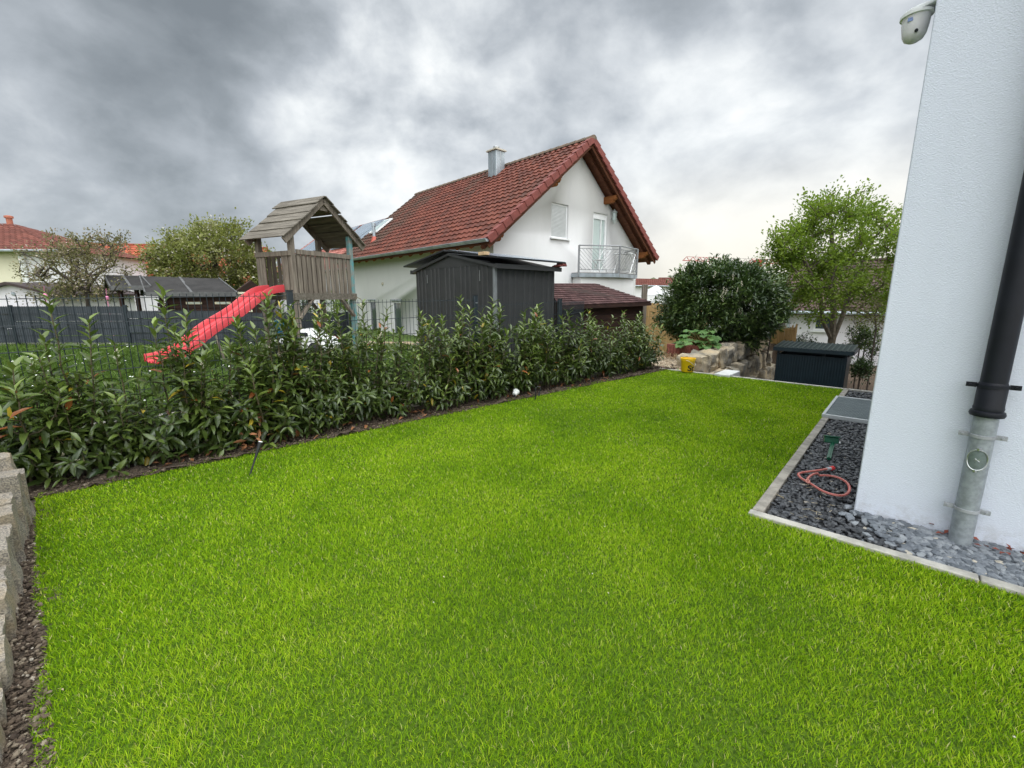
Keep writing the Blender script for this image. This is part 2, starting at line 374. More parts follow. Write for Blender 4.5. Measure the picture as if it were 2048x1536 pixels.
# ------------------------------------------------------------------ lawn
def nr(n, q): return (.1213 * q - n) / .9925            # across-coordinate of a point at fence distance n
LN = NF - .63
LQ0, LQ1 = -.085, 8.22
lawn_poly = [qr(LQ0, nr(LN, LQ0)), qr(LQ1, nr(LN, LQ1)), qr(LQ1, -.612), qr(2.965, -.612), qr(2.96, 5.0), qr(-2.0, 5.0), qr(-2.0, -1.3), qr(-.15, -1.35), qr(-.16, -2.0), qr(-.11, -2.35), qr(-.10, -2.55), qr(-.135, -2.75), qr(-.115, -3.3)]
mLB, g, b, o_ = pm('lawn_thatch')
P = g.n('ShaderNodeTexCoord').outputs['Object']
c = g.mix(g.sstep(g.noise(P, 60, 5, .7), .3, .7), (.022, .045, .006), (.09, .15, .015))
g.set(b, 'Base Color', c); g.set(b, 'Roughness', .95); g.set(b, 'Specular IOR Level', .05)
me = bpy.data.meshes.new('lawn'); me.from_pydata([tuple(p) for p in lawn_poly], [], [tuple(range(len(lawn_poly)))[::-1]])
o = link('lawn', me, mLB); tag(o, kind='structure')
if me.polygons[0].normal.z < 0: me.flip_normals()

def inpoly(x, y, poly):
    c = np.zeros(len(x), bool); j = len(poly) - 1
    for i in range(len(poly)):
        xi, yi, xj, yj = poly[i].x, poly[i].y, poly[j].x, poly[j].y
        c ^= ((yi > y) != (yj > y)) & (x < (xj - xi) * (y - yi) / (yj - yi + 1e-12) + xi); j = i
    return c
def blades(x, y, z, L, Wd, name, material, tint, lean=.55):
    N = len(x); a = rng.random(N) * 2 * np.pi; ln = rng.random(N) * lean + .08
    d = np.stack([np.cos(a) * ln, np.sin(a) * ln, np.ones(N)], 1); d = unit(d)
    f = rng.random(N) * 2 * np.pi; sdv = np.stack([np.cos(f), np.sin(f), np.zeros(N)], 1) * (Wd / 2)[:, None]
    p = np.stack([x, y, z], 1); L = L[:, None]
    bend = np.stack([np.cos(a), np.sin(a), -.25 * np.ones(N)], 1) * (rng.random(N) * .35)[:, None] * L
    m = p + d * L * .55
    V = np.stack([p - sdv, p + sdv, m + sdv * .85, m - sdv * .85, p + d * L + bend], 1).reshape(-1, 3)
    b = (np.arange(N) * 5)[:, None]
    t = np.repeat(tint, 5)
    return npmesh(name, V, [b + [0, 1, 2, 3], b + [3, 2, 4]], material, tint=t)
GRASS = tintmat('grass_blade', [(0, (.050, .125, .005)), (.32, (.18, .35, .007)), (.62, (.37, .55, .012)), (.88, (.58, .66, .05)), (1.0, (.62, .55, .26))], .55, .38, .2, tcol=(.34, .50, .01))
def grass_points(N, poly, dens):
    xs = np.array([p.x for p in poly]); ys = np.array([p.y for p in poly])
    x = rng.random(N) * (xs.max() - xs.min()) + xs.min(); y = rng.random(N) * (ys.max() - ys.min()) + ys.min()
    k = inpoly(x, y, poly) & (rng.random(N) < dens(x, y)); return x[k], y[k]
vis_poly = [p for p in lawn_poly]; vis_poly[0] = qr(LQ0, nr(LN + .09, LQ0)); vis_poly[1] = qr(LQ1, nr(LN + .09, LQ1))
vis_poly[4] = qr(2.96, 3.0); vis_poly[5] = qr(.4, 3.0); vis_poly[6] = qr(.2, .0)
def dens(x, y): D = np.hypot(x, y); return np.clip((2.3 / np.maximum(D, 1.2)) ** 1.35, .10, 1.0)
gxp, gyp = grass_points(2600000, vis_poly, dens)
# ragged edge towards the hedge bed
nb0 = FN.x * gxp + FN.y * gyp; kk = nb0 < LN + .10 * (vnoise(gxp, gyp, .13, 41) * .7 + vnoise(gxp, gyp, .04, 42) * .5 - .35); gxp, gyp = gxp[kk], gyp[kk]
D = np.hypot(gxp, gyp)
patch = vnoise(gxp, gyp, .55, 11) * .5 + vnoise(gxp, gyp, .17, 12) * .3 + vnoise(gxp, gyp, 1.7, 13) * .35
tint = np.clip(.13 + .44 * patch + rng.normal(0, .21, len(gxp)), 0, .93)
tint = np.where(rng.random(len(gxp)) < .022 + .16 * np.clip(vnoise(gxp, gyp, .16, 17) * .6 + vnoise(gxp, gyp, .6, 18) * .55 - .80, 0, 1), 1.0, tint); print('blades', len(gxp))
Lg = (.012 + .012 * rng.random(len(gxp))) * (.75 + .6 * vnoise(gxp, gyp, .35, 14)) + .004
Wg = .0020 * np.clip(D / 1.6, 1, 4.5) * (.75 + .5 * rng.random(len(gxp)))
o = blades(gxp, gyp, np.full(len(gxp), -.002), Lg, Wg, 'grass', GRASS, tint, .75)
tag(o, 'short lime green mown lawn grass filling the garden', 'grass', kind='stuff')

MEADOW = tintmat('meadow_blade', [(0, (.035, .070, .012)), (.4, (.085, .145, .022)), (.75, (.15, .21, .035)), (1.0, (.28, .30, .10))], .6, .3, .2, tcol=(.14, .22, .03))
# neighbour's meadow grass beyond the fence, with daisies
nb_poly = [fs(-3.5, .15), fs(4.5, .15), fs(6.5, 4.6), fs(2.5, 7.6), fs(-1.2, 10), fs(-9, 9)]
x, y = grass_points(260000, nb_poly, lambda x, y: np.clip((4.5 / np.hypot(x, y)) ** 1.2, .1, 1))
D = np.hypot(x, y)
o = blades(x, y, zfun(x, y) - .005, .05 + .07 * rng.random(len(x)), .005 * np.clip(D / 4, 1, 3), 'meadow_grass', MEADOW,
           np.clip(.05 + .42 * vnoise(x, y, .8, 21) + rng.normal(0, .1, len(x)), 0, .8), .6)
tag(o, 'longer green grass behind the wire fence', 'grass', kind='stuff')
x, y = grass_points(9000, nb_poly, lambda x, y: np.clip((vnoise(x, y, .7, 22) - .45) * 2, .02, 1) * .35)
mb = MB()
for i in range(len(x)):
    z0 = float(zfun(x[i], y[i])) + .07 + .06 * rnd.random(); rr = .011 + .008 * rnd.random()
    t = Vector((rnd.uniform(-.4, .4), rnd.uniform(-.4, .4), 1)).normalized(); a = t.orthogonal().normalized(); b_ = t.cross(a); cc = Vector((x[i], y[i], z0))
    yl = rnd.random() < .12
    mb.add([cc + (a * math.cos(k * math.pi / 3) + b_ * math.sin(k * math.pi / 3)) * rr for k in range(6)] + [cc + t * .004], [(k, (k + 1) % 6, 6) for k in range(6)], 1 if yl else 0)
o = mb.build('daisies', [mat('daisy_white', (.75, .75, .70), .7), mat('dandelion_yellow', (.75, .45, .02), .7)], fix=False); tag(o, 'small white daisies in the grass behind the fence', 'daisies', kind='stuff')

# ------------------------------------------------------------------ bed soil, kerb under the fence, edging, gravel
def strip_surface(name, p_fn, us, ws, material, amp, kindv='structure', sc=.12):
    U, Wv = np.meshgrid(us, ws); P_ = np.array([[*p_fn(u, w)] for u, w in zip(U.ravel(), Wv.ravel())])
    P_[:, 2] += (vnoise(P_[:, 0], P_[:, 1], sc / 5, 33) - .5) * amp * .35 + (vnoise(P_[:, 0], P_[:, 1], sc, 31) - .4) * amp + (vnoise(P_[:, 0], P_[:, 1], sc / 3, 32) - .5) * amp * .5
    nu = len(us); i = (np.arange(len(ws) - 1)[:, None] * nu + np.arange(nu - 1)[None, :]).ravel()
    o = npmesh(name, P_, [np.stack([i, i + 1, i + nu + 1, i + nu], 1)], material); tag(o, kind=kindv); return o
strip_surface('soil_bed', lambda s, n: fs(s, n - NF, 0.0), grid(-4, 11.0, .06), grid(LN - .08, NF - .02, .06), SOIL, .07)
strip_surface('soil_strip', lambda q, r: qr(q, r, -.008), grid(-.5, LQ0 + .05, .02), grid(-5, -.9, .02), SOIL, .018, 'structure', .07)

FENCE = thing('wire_fence', 'anthracite double rod wire mesh fence behind the laurel hedge', 'fence', fs(0, 0, 0))
KERB = mat('kerb_stone', (.46, .43, .37), .9, .25, 6, .6, 50)
mb = MB()
sk = -4.5
while sk < 6.1:
    L_ = .98; t = float(np.interp(sk, [-4, 2, 6], [.34, .33, .22]))
    mb.prism([fs(sk, -.05, -.1), fs(min(sk + L_, 6.1), -.05, -.1), fs(min(sk + L_, 6.1), .03, -.1), fs(sk, .03, -.1)], (0, 0, t + .1)); sk += 1.0
k_ = mb.build('fence_kerb', KERB, None, bevel=.006); tag(k_, 'low pale concrete kerb under the wire fence', 'kerb')

def fence_panel(p0, p1, z0, z1, dz0=0, dz1=0):
    """p0,p1 plan points; wires from z0 to z1"""
    mb = MB(); p0, p1 = Vector(p0), Vector(p1); Lp = (p1 - p0).length; dv = (p1 - p0) / Lp
    n_ = int(Lp / .05)
    for k in range(n_ + 1):
        f = k * .05 / Lp; p = p0 + dv * (k * .05); e = dz0 + (dz1 - dz0) * f
        mb.tube([(p.x, p.y, z0 + e), (p.x, p.y, z1 + e)], .0031, 4, cap=False)
    zz_ = z1 - .03
    nrm = Vector((-dv.y, dv.x, 0))
    while zz_ > z0:
        for sgn in (-1, 1):
            a = p0 + nrm * .006 * sgn; b_ = p1 + nrm * .006 * sgn
            mb.tube([(a.x, a.y, zz_ + dz0), (b_.x, b_.y, zz_ + dz1)], .0040, 4, cap=False)
        zz_ -= .2
    return mb
posts = [-.27, 2.02, 4.41, 6.14]
FT = [1.40, 1.40, 1.385, 1.335, 1.31]
# panels step down at every post and lean up a little towards the far end
spans = [(-2.65, -.29, 1.40, 0, .01), (-.25, 2.0, 1.395, -.005, .028), (2.04, 4.39, 1.345, -.01, .025), (4.43, 6.12, 1.30, -.02, .035)]
for a, b_, zt, d0, d1 in spans:
    fence_panel(fs(a), fs(b_), zt - 1.03, zt, d0, d1).build('mesh_panel', FENCEGREEN, FENCE, world=True, smooth=False, fix=False)
fence_panel(fs(6.16, .03), Vector((1.55, 9.6, 0)), .28, 1.30, 0, 0).build('mesh_panel', FENCEGREEN, FENCE, world=True, smooth=False, fix=False)
rzf = math.atan2(FD.y, FD.x)
for s_, zt in zip(posts, (1.44, 1.44, 1.40, 1.345)):
    mb = MB(); M3 = Matrix.Rotation(rzf, 3, 'Z'); c = fs(s_)
    mb.box((c.x, c.y, zt / 2 - .1), (.06, .045, zt + .2), M3)
    po = mb.build('post', FENCEGREEN, FENCE, world=True, bevel=.004)
    cb = MB(); cb.box((c.x, c.y, zt + .006), (.066, .05, .012), M3); cb.build('post_cap', DARKPL, po, world=False) if False else cb.build('post_cap', DARKPL, FENCE, world=True)
    for zc in (.55, .8, 1.05, 1.3):
        if zc < zt - .05:
            cc = fs(s_, -.028); k = MB(); k.box((cc.x, cc.y, zc), (.03, .008, .012), M3); k.build('clamp', STEEL, FENCE, world=True)

# white concrete-edged gravel bed along the house
EDG = thing('lawn_edging', 'pale concrete edging strip between lawn and gravel bed', 'edging', qr(2.96, -.60))
def slabs(p0, p1, w, zt, L_, name, parent, material, jit=.004):
    p0, p1 = Vector(p0), Vector(p1); n_ = max(1, round((p1 - p0).length / L_)); dv = (p1 - p0) / n_
    for i in range(n_):
        a = p0 + dv * i + dv.normalized() * .003; b_ = p0 + dv * (i + 1) - dv.normalized() * .003
        h = rnd.uniform(-jit, jit); mb = MB(); mb.beam((a.x, a.y, zt / 2 - .08 + h), (b_.x, b_.y, zt / 2 - .08 + h), w, zt + .16)
        mb.build(name, material, parent, world=True, bevel=.006)
slabs(qr(3.045, -.578), qr(6.09, -.578), .066, .016, 1.0, 'edging_stone', EDG, CONC)
slabs(qr(7.46, -.578), qr(8.20, -.578), .066, .016, .95, 'edging_stone', EDG, CONC)
slabs(qr(3.003, -.62), qr(3.003, 4.6), .066, .016, 1.0, 'edging_stone', EDG, CONC_L)
slabs(qr(8.26, nr(LN, 8.26) - .1), qr(8.26, 2.4), .066, .016, 1.0, 'edging_stone', EDG, CONC_L)

def stones(x, y, z, size, flat, name, material, tint, label, cat, stack=0.0):
    ico = bmesh.new(); bmesh.ops.create_icosphere(ico, subdivisions=1, radius=1); B = np.array([v_.co for v_ in ico.verts]); T = np.array([[v_.index for v_ in f.verts] for f in ico.faces]); ico.free()
    N = len(x); nv = len(B)
    V = B[None] * (1 + rng.normal(0, .17, (N, nv, 1)))
    V = V * np.stack([size * (.8 + .5 * rng.random(N)), size * (.65 + .4 * rng.random(N)), size * flat * (.8 + .5 * rng.random(N))], 1)[:, None, :]
    a = rng.random(N) * 2 * np.pi; t1 = rng.normal(0, .35, N)
    ca, sa, ct, st = np.cos(a), np.sin(a), np.cos(t1), np.sin(t1); Z0 = np.zeros(N)
    Rx = np.stack([np.ones(N), Z0, Z0, Z0, ct, -st, Z0, st, ct], 1).reshape(N, 3, 3); Rz = np.stack([ca, -sa, Z0, sa, ca, Z0, Z0, Z0, np.ones(N)], 1).reshape(N, 3, 3)
    V = np.einsum('nij,nvj->nvi', Rz @ Rx, V) + np.stack([x, y, z], 1)[:, None, :]
    Fc = (np.arange(N) * nv)[:, None, None] + T[None]
    o = npmesh(name, V.reshape(-1, 3), [Fc.reshape(-1, 3)], material, tint=np.repeat(tint, nv), smooth=False); tag(o, label, cat, kind='stuff'); return o
def qr_arr(q, r): return A2.x * q + B2.x * r, A2.y * q + B2.y * r
GRAVB = tintmat('black_gravel', [(0, (.012, .013, .015)), (.6, (.035, .037, .042)), (.92, (.085, .09, .10)), (1, (.25, .22, .18))], .42, 0, .6)
GRAVG = tintmat('grey_gravel', [(0, (.07, .08, .092)), (.5, (.15, .165, .185)), (.93, (.26, .275, .29)), (1, (.42, .38, .31))], .7, 0, .4)
mb2 = MB(); mb2.add([qr(3.04, -.54, -.028), qr(8.22, -.54, -.028), qr(8.22, .0, -.028), qr(3.5, .0, -.028), qr(3.5, 4.6, -.028), qr(3.04, 4.6, -.028)], [(0, 1, 2, 3, 4, 5)])
o = mb2.build('gravel_base', mat('gravel_dust', (.03, .03, .032), .95, .3, 30)); tag(o, kind='structure')
N = 17000
q = rng.random(N) * 5.15 + 3.05; r = rng.random(N) * 1.0 - .53
bd = .22 - (q - 3.05) * .6 + rng.normal(0, .09, N)         # grey chips begin across a ragged slanting line
kb = ((r < -.12) | ((q < 3.41) & (r < bd))) & ~((q > 6.08) & (q < 7.44)) & (rng.random(N) < np.where(q > 6.2, .6, 1))
x, y = qr_arr(q[kb], r[kb]); t = np.where(rng.random(kb.sum()) < .012, 1.0, np.clip(rng.beta(2, 3, kb.sum()), 0, .93))
stones(x, y, -.026 + .034 * rng.random(len(x)), .020 * np.ones(len(x)), .55, 'black_gravel', GRAVB, t, 'black stone chips along the white wall', 'gravel')
N = 13000
r = rng.random(N) * 3.2 - .3; q = rng.random(N) * .40 + 3.05
bd = .22 - (q - 3.05) * .6 + rng.normal(0, .09, N)
kg = (r > bd) & ((r < -.11) | (q < 3.41)) & (rng.random(N) < np.where(r < 1.0, 1, .6))
x, y = qr_arr(q[kg], r[kg]); rise = np.clip((q[kg] - 3.05) * .09, 0, .035)
t = np.where(rng.random(kg.sum()) < .035, 1.0, np.clip(rng.beta(2.4, 2.4, kg.sum()), 0, .93))
stones(x, y, -.022 + rise + .03 * rng.random(len(x)), .026 * np.ones(len(x)), .45, 'grey_gravel', GRAVG, t, 'grey stone chips around the downpipe foot', 'gravel')
# dry straw and fallen red leaves on the chips
mb = MB()
for k in range(24):
    p = qr(rnd.uniform(3.08, 3.7), rnd.uniform(-.5, -.2), .024 + rnd.random() * .012); a = rnd.random() * 6.28; L_ = rnd.uniform(.02, .06)
    mb.tube([p, p + Vector((math.cos(a) * L_, math.sin(a) * L_, rnd.uniform(-.004, .012)))], .0009, 4)
o = mb.build('straw', mat('dry_straw', (.55, .46, .30), .8)); tag(o, 'dry straw bits scattered on the black chips', 'straw', kind='stuff')
N = 26; pos = np.array([[*qr(3.36 + rnd.uniform(-.05, .06), .34 + rnd.uniform(-.08, .30), .05 + rnd.random() * .02)] for _ in range(N)])
Vl, Fl = smallleaf(pos, rng.normal(0, 1, (N, 3)) * [1, 1, .3], np.tile([0, 0, 1.], (N, 1)) + rng.normal(0, .3, (N, 3)), np.full(N, .035), np.full(N, .02))
o = npmesh('fallen_leaves', Vl, Fl, mat('dead_red_leaf', (.22, .06, .04), .8, .3, 20)); tag(o, 'fallen reddish leaves beside the downpipe foot', 'leaves', kind='stuff')

# steel grating over the light well
GR = thing('light_well_grate', 'steel mesh grating over the light well beside the white wall', 'grate', qr(6.11, -.62, 0), math.atan2(A2.y, A2.x))   # local x along the wall, y away from it
mb = MB()
for y0, y1, x0, x1 in ((-.0, .03, 0, 1.3), (-.56, -.53, 0, 1.3), (-.53, 0, 0, .03), (-.53, 0, 1.27, 1.3)): mb.boxab((x0, y0 - .03, 0), (x1, y1 - .03, .045))
mb.build('frame', mat('galvanised_frame', (.50, .52, .52), .5, .1, 10, metal=.4), GR, bevel=.003)
mb = MB()
for k in range(int(1.24 / .03)): mb.boxab((.03 + k * .03, -.555, .012), (.034 + k * .03, -.03, .040))
for k in range(int(.525 / .012)): mb.boxab((.03, -.555 + k * .0125, .014), (1.27, -.5525 + k * .0125, .038))
mb.build('mesh_grid', mat('grating_steel', (.27, .31, .32), .5, .1, 10, metal=.4), GR, smooth=False)

# ------------------------------------------------------------------ the white house on the right
WH = thing('white_house', 'white rendered house corner filling the right edge', 'house', qr(3.42, -.11, 0), math.atan2(B2.y, B2.x))   # local x along the near face, y along the far face
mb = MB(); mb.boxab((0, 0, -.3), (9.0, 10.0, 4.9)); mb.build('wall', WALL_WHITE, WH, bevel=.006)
mb = MB(); mb.boxab((-.02, -.75, 4.9), (9.02, 10.02, 5.1)); mb.build('roof', ZINC, WH)

DP = thing('downpipe', 'black plastic downpipe running into a galvanised standpipe on white wall', 'downpipe', (2.50, 2.21, 0))
px0, py0 = 2.505, 2.245
wy = (A2.x * px0 + A2.y * py0)
mb = MB(); mb.tube([(px0, py0, .80), (px0, py0, 4.5)], .052, 32); mb.build('upper_pipe', BLACKPL, DP, world=True)
mb = MB(); mb.lathe([(.050, .0), (.066, .0), (.070, .012), (.066, .026), (.058, .03), (.060, .045), (.0575, .052), (.0575, .165), (.0522, .18)], 32, (px0, py0, .765)); mb.build('socket', BLACKPL, DP, world=True)
mb = MB(); mb.tube([(px0, py0, -.1), (px0, py0, .78)], .0485, 32); lp = mb.build('lower_pipe', GALV, DP, world=True)
mb = MB()
for z_ in (.782,): mb.lathe([(.049, 0), (.0515, .004), (.0515, .012), (.049, .016)], 32, (px0, py0, z_ - .02))
mb.build('rim', GALV, DP, world=True)
nw = Vector((A2.x, A2.y, 0)); nb_ = Vector((B2.x, B2.y, 0))
def clamp_(z_, rad, material):
    mb = MB(); c = Vector((px0, py0, z_))
    mb.lathe([(rad, -.009), (rad + .004, -.008), (rad + .004, .008), (rad, .009)], 32, c)
    for sg in (-1, 1):
        mb.box(c + nb_ * sg * (rad + .022) + nw * .004, (.040, .012, .024), Matrix.Rotation(math.atan2(B2.y, B2.x), 3, 'Z'))
        mb.tube([c + nb_ * sg * (rad + .026) - nw * .014, c + nb_ * sg * (rad + .026) + nw * .02], .006, 8)
    mb.tube([c + nw * rad, c + nw * (3.42 - wy)], .006, 8)
    return mb.build('pipe_clamp', material, DP, world=True)
clamp_(.925, .0575, BLACKPL); CLZ = mat('clamp_zinc', (.34, .35, .37), .5, .15, 20, metal=.25); clamp_(.655, .0488, CLZ); clamp_(.235, .0488, CLZ)
# inspection lid on the standpipe: an oval plate bent round the pipe with a bright wire ring
mb = MB(); ring = []; fwdp = Vector((-px0, -py0, 0)).normalized(); sidep = Vector((-fwdp.y, fwdp.x, 0))
def onpipe(u, z_, rad): a = u / .0485; return Vector((px0, py0, z_)) + fwdp * math.cos(a) * rad + sidep * math.sin(a) * rad
n_ = 32; rows_ = []
for k in range(n_): ring.append((math.cos(2 * math.pi * k / n_) * .040, .53 + math.sin(2 * math.pi * k / n_) * .056))
P_ = [onpipe(u, z_, .0502) for u, z_ in ring] + [onpipe(u * .5, .53 + (z_ - .53) * .5, .0512) for u, z_ in ring] + [onpipe(0, .53, .0515)]
mb.add(P_, [(k, (k + 1) % n_, n_ + (k + 1) % n_, n_ + k) for k in range(n_)] + [(n_ + k, n_ + (k + 1) % n_, 2 * n_) for k in range(n_)])
lid = mb.build('inspection_lid', mat('lid_zinc', (.17, .205, .205), .45, .25, 20, metal=.4), DP, world=True)
mb = MB(); mb.tube([onpipe(u, z_, .0515) for u, z_ in ring] + [onpipe(*ring[0], .0515)], .0032, 8)
mb.box(onpipe(0, .590, .052), (.014, .014, .012)); mb.box(onpipe(0, .470, .052), (.01, .01, .012))
mb.build('wire_ring', STEEL, DP, world=True)
mb = MB()
for a in (0, .7, -.7): mb.tube([onpipe(-.012 * math.cos(a), .53 - .012 * math.sin(a), .0518), onpipe(.012 * math.cos(a), .53 + .012 * math.sin(a), .0518)], .0012, 5)
mb.build('lid_stamp', STEEL, DP, world=True)

# dome camera on the hidden face of the wall near the corner
cc = qr(3.42 + .20, -.11 - .075, 2.93); sdir = -nb_
DC = thing('security_camera', 'white dome security camera high on the white house corner', 'security camera', cc)
M3 = Matrix.Rotation(math.atan2(B2.y, B2.x), 3, 'Z')
mb = MB(); mb.prism([cc + nb_ * .075 + nw * .055 + Vector((0, 0, .02)), cc + nb_ * .075 - nw * .055 + Vector((0, 0, .02)), cc - nw * .062, cc - nb_ * .03 - nw * .06, cc - nb_ * .062 - nw * .03, cc - nb_ * .07, cc - nb_ * .062 + nw * .03, cc - nb_ * .03 + nw * .06, cc + nw * .062], (0, 0, .022))
mb.build('mount_arm', WHITEPL, DC, world=True, bevel=.006)
mb = MB(); mb.lathe([(.0, -.135), (.022, -.134), (.042, -.122), (.053, -.100), (.060, -.060), (.063, -.02), (.066, -.01), (.066, .0)], 28, cc - nb_ * .005); mb.build('dome', mat('camera_grey_white', (.74, .72, .74), .4, .06, 8), DC, world=True)
mb = MB(); mb.lathe([(.069, -.012), (.074, -.010), (.074, .004), (.068, .006)], 28, cc - nb_ * .005); mb.build('ring', WHITEPL, DC, world=True)
cd = (Vector((0, 0, HC)) - cc); cd.z = 0; cd.normalize(); sdc = Vector((-cd.y, cd.x, 0))
mb = MB(); mb.box(cc - nb_ * .005 + cd * .058 + sdc * -.022 + Vector((0, 0, -.035)), (.03, .004, .018), Matrix.Rotation(math.atan2(sdc.y, sdc.x), 3, 'Z')); mb.build('sticker', mat('blue_label', (.18, .25, .48), .5, .3, 60), DC, world=True)
mb = MB(); mb.lathe([(0, .0), (.009, .001), (.009, .006), (0, .007)], 12, cc + cd * .052 + Vector((0, 0, -.098)), Matrix.Rotation(R(90), 3, 'X')); mb.build('sensor', DARKPL, DC, world=True)

# ------------------------------------------------------------------ neighbour's house with the red roof
HRZ = R(42.7)
NH = thing('neighbour_house', 'white house with red tiled gable roof and small balcony', 'house', (-.55, 13.6, 0), HRZ)   # local x along the gable, y along the eaves
HW, HL = 7.78, 10.0; RX, RZ, EX, EZ = 3.80, 6.50, -.66, 2.98
slope = (RZ - EZ) / (RX - EX); EXR = 8.26
def roofz(x): return RZ - abs(x - RX) * slope
mb = MB(); wt = .22
ap = [(0, -1.8), (HW, -1.8), (HW, roofz(HW) - wt), (RX, RZ - wt), (0, roofz(0) - wt)]
mb.prism([(x, 0, z) for x, z in ap], (0, HL, 0)); NHW = mb.build('wall', NEIGH_WHITE, NH)
# tiles: a real pantile surface, one step per course
def tiles(x0, z0, x1, z1, y0, y1, name, material, parent, tw=.26, th=.29, wave=.030, step=.024):
    """slope from eave (x0,z0) to ridge (x1,z1) in local xz, between y0 and y1"""
    Ls = math.hypot(x1 - x0, z1 - z0); ncr = round(Ls / th); ncol = round(abs(y1 - y0) / tw); th = Ls / ncr; tw_ = (y1 - y0) / ncol
    u = np.array([x1 - x0, z1 - z0]) / Ls; nrm = np.array([-u[1], u[0]]); nrm = nrm if nrm[1] > 0 else -nrm
    ks = 6; yy = np.linspace(y0, y1, ncol * ks + 1); ph = (np.arange(len(yy)) % ks) / ks
    prof = wave * np.array([0, .75, 1.0, .75, .1, -.12])[np.arange(len(yy)) % ks]
    Vs, Ts, faces = [], [], []; base = 0
    for r_ in range(ncr):
        tv = rng.random(ncol + 1)
        for k_, (d, hh) in enumerate(((r_ * th - .02, step * .35), (r_ * th - .02, step + .012), (r_ * th + th * .5, step * .6), (r_ * th + th, 0.0))):
            jit = np.repeat(rng.normal(0, .0025, ncol + 1), ks)[:len(yy)]
            px_ = x0 + u[0] * d + nrm[0] * (hh + prof + jit); pz_ = z0 + u[1] * d + nrm[1] * (hh + prof + jit)
            if k_ == 0: px_, pz_ = x0 + u[0] * d + nrm[0] * (0 * prof), z0 + u[1] * d + nrm[1] * (0 * prof)
            Vs.append(np.stack([px_, yy, pz_], 1)); Ts.append(np.repeat(tv, ks)[:len(yy)])
        n_ = len(yy); i = np.arange(n_ - 1)
        for k_ in range(3): faces.append(np.stack([base + k_ * n_ + i, base + k_ * n_ + i + 1, base + (k_ + 1) * n_ + i + 1, base + (k_ + 1) * n_ + i], 1))
        base += 4 * n_
    o = npmesh(name, np.concatenate(Vs), [np.concatenate(faces)], material, parent, tint=np.concatenate(Ts), smooth=False)
    return o
mT, g, b, o_ = pm('red_pantile'); MATS['red_pantile'] = mT
a_ = g.n('ShaderNodeAttribute', attribute_name='tint').outputs['Fac']; P = g.n('ShaderNodeTexCoord').outputs['Object']
c = g.ramp(a_, [(0, (.085, .028, .019)), (.5, (.125, .036, .023)), (1, (.165, .050, .031))])
sxy = g.n('ShaderNodeSeparateXYZ', {0: P})
alg = g.math('ADD', g.noise(P, .55, 6, .65), g.math('MULTIPLY', g.sstep(sxy.outputs[1], 5.5, 10.5), .22))
strk = g.noise(g.n('ShaderNodeMapping', {'Vector': P, 'Scale': (.35, 3.2, .35)}).outputs[0], 1.6, 5, .6)
alg = g.math('ADD', alg, g.math('MULTIPLY', g.math('SUBTRACT', strk, .5), .45))
alg = g.math('MULTIPLY', g.sstep(alg, .50, .80), .75)
c = g.mix(alg, c, (.055, .042, .03)); c = g.mix(g.math('MULTIPLY', g.sstep(g.noise(P, 9, 5), .5, .8), .4), c, (.09, .05, .035))
g.set(b, 'Base Color', c); g.set(b, 'Roughness', .75); g.set(b, 'Specular IOR Level', .25)
g.set(b, 'Normal', g.n('ShaderNodeBump', {'Strength': .3, 'Distance': .006, 'Height': g.noise(P, 60, 4)}).outputs[0])
Y0, Y1 = -.62, HL + .5
mb = MB(); tk = .14
mb.prism([(EX, Y0 + .03, EZ - .03), (RX, Y0 + .03, RZ - .03), (EXR, Y0 + .03, roofz(EXR) - .03), (EXR, Y0 + .03, roofz(EXR) - .03 - tk), (RX, Y0 + .03, RZ - .03 - tk), (EX, Y0 + .03, EZ - .03 - tk)], (0, Y1 - Y0 - .06, 0))
RF = mb.build('roof', WOODBX, NH, smooth=False)
tiles(EX - .05, EZ - .04, RX, RZ, Y0, Y1, 'roof_tiles', mT, RF)
tiles(EXR + .05, roofz(EXR) - .04, RX, RZ, Y0, Y1, 'roof_tiles', mT, RF)
VERGE = mat('verge_tile', (.175, .043, .033), .65, .18, 6, .2, 40)
mb = MB()
for side, xe, ze in ((-1, EX - .04, EZ - .03), (1, EXR + .04, roofz(EXR) - .03)):
    p0, p1 = Vector((xe, 0, ze)), Vector((RX, 0, RZ)); n_ = 16; d = (p1 - p0) / n_; u = d.normalized(); nr_ = Vector((-u.z, 0, u.x)); nr_ = nr_ if nr_.z > 0 else -nr_
    for k in range(n_):
        a = p0 + d * k - u * .035; e_ = p0 + d * (k + 1) - u * .012
        mb.prism([a + nr_ * .095 + Vector((0, Y0 - .060, 0)), e_ + nr_ * .055 + Vector((0, Y0 - .045, 0)), e_ - nr_ * .13 + Vector((0, Y0 - .045, 0)), a - nr_ * .105 + Vector((0, Y0 - .060, 0))], (0, .065, 0))
        mb.prism([a + nr_ * .076 + Vector((0, Y0 - .045, 0)), e_ + nr_ * .056 + Vector((0, Y0 - .045, 0)), e_ + nr_ * .04 + Vector((0, Y0 - .045, 0)), a + nr_ * .06 + Vector((0, Y0 - .045, 0))], (0, .2, 0))
mb.build('verge_tiles', VERGE, RF)
mb = MB(); n_ = 30; dy_ = (Y1 - Y0) / n_
for k in range(n_):
    a, e_ = Y0 - .05 + dy_ * k, Y0 + dy_ * (k + 1) + .02; V_ = []
    for yy, rr in ((a, .145), (e_, .125)): V_ += [(RX + math.cos(t) * rr, yy, RZ - .035 + math.sin(t) * rr * .85) for t in [math.pi * j / 6 for j in range(7)]]
    mb.add(V_, [(j, j + 1, 8 + j, 7 + j) for j in range(6)] + [tuple(range(7)), tuple(range(7, 14))])
mb.build('ridge_tiles', MOSS, RF)
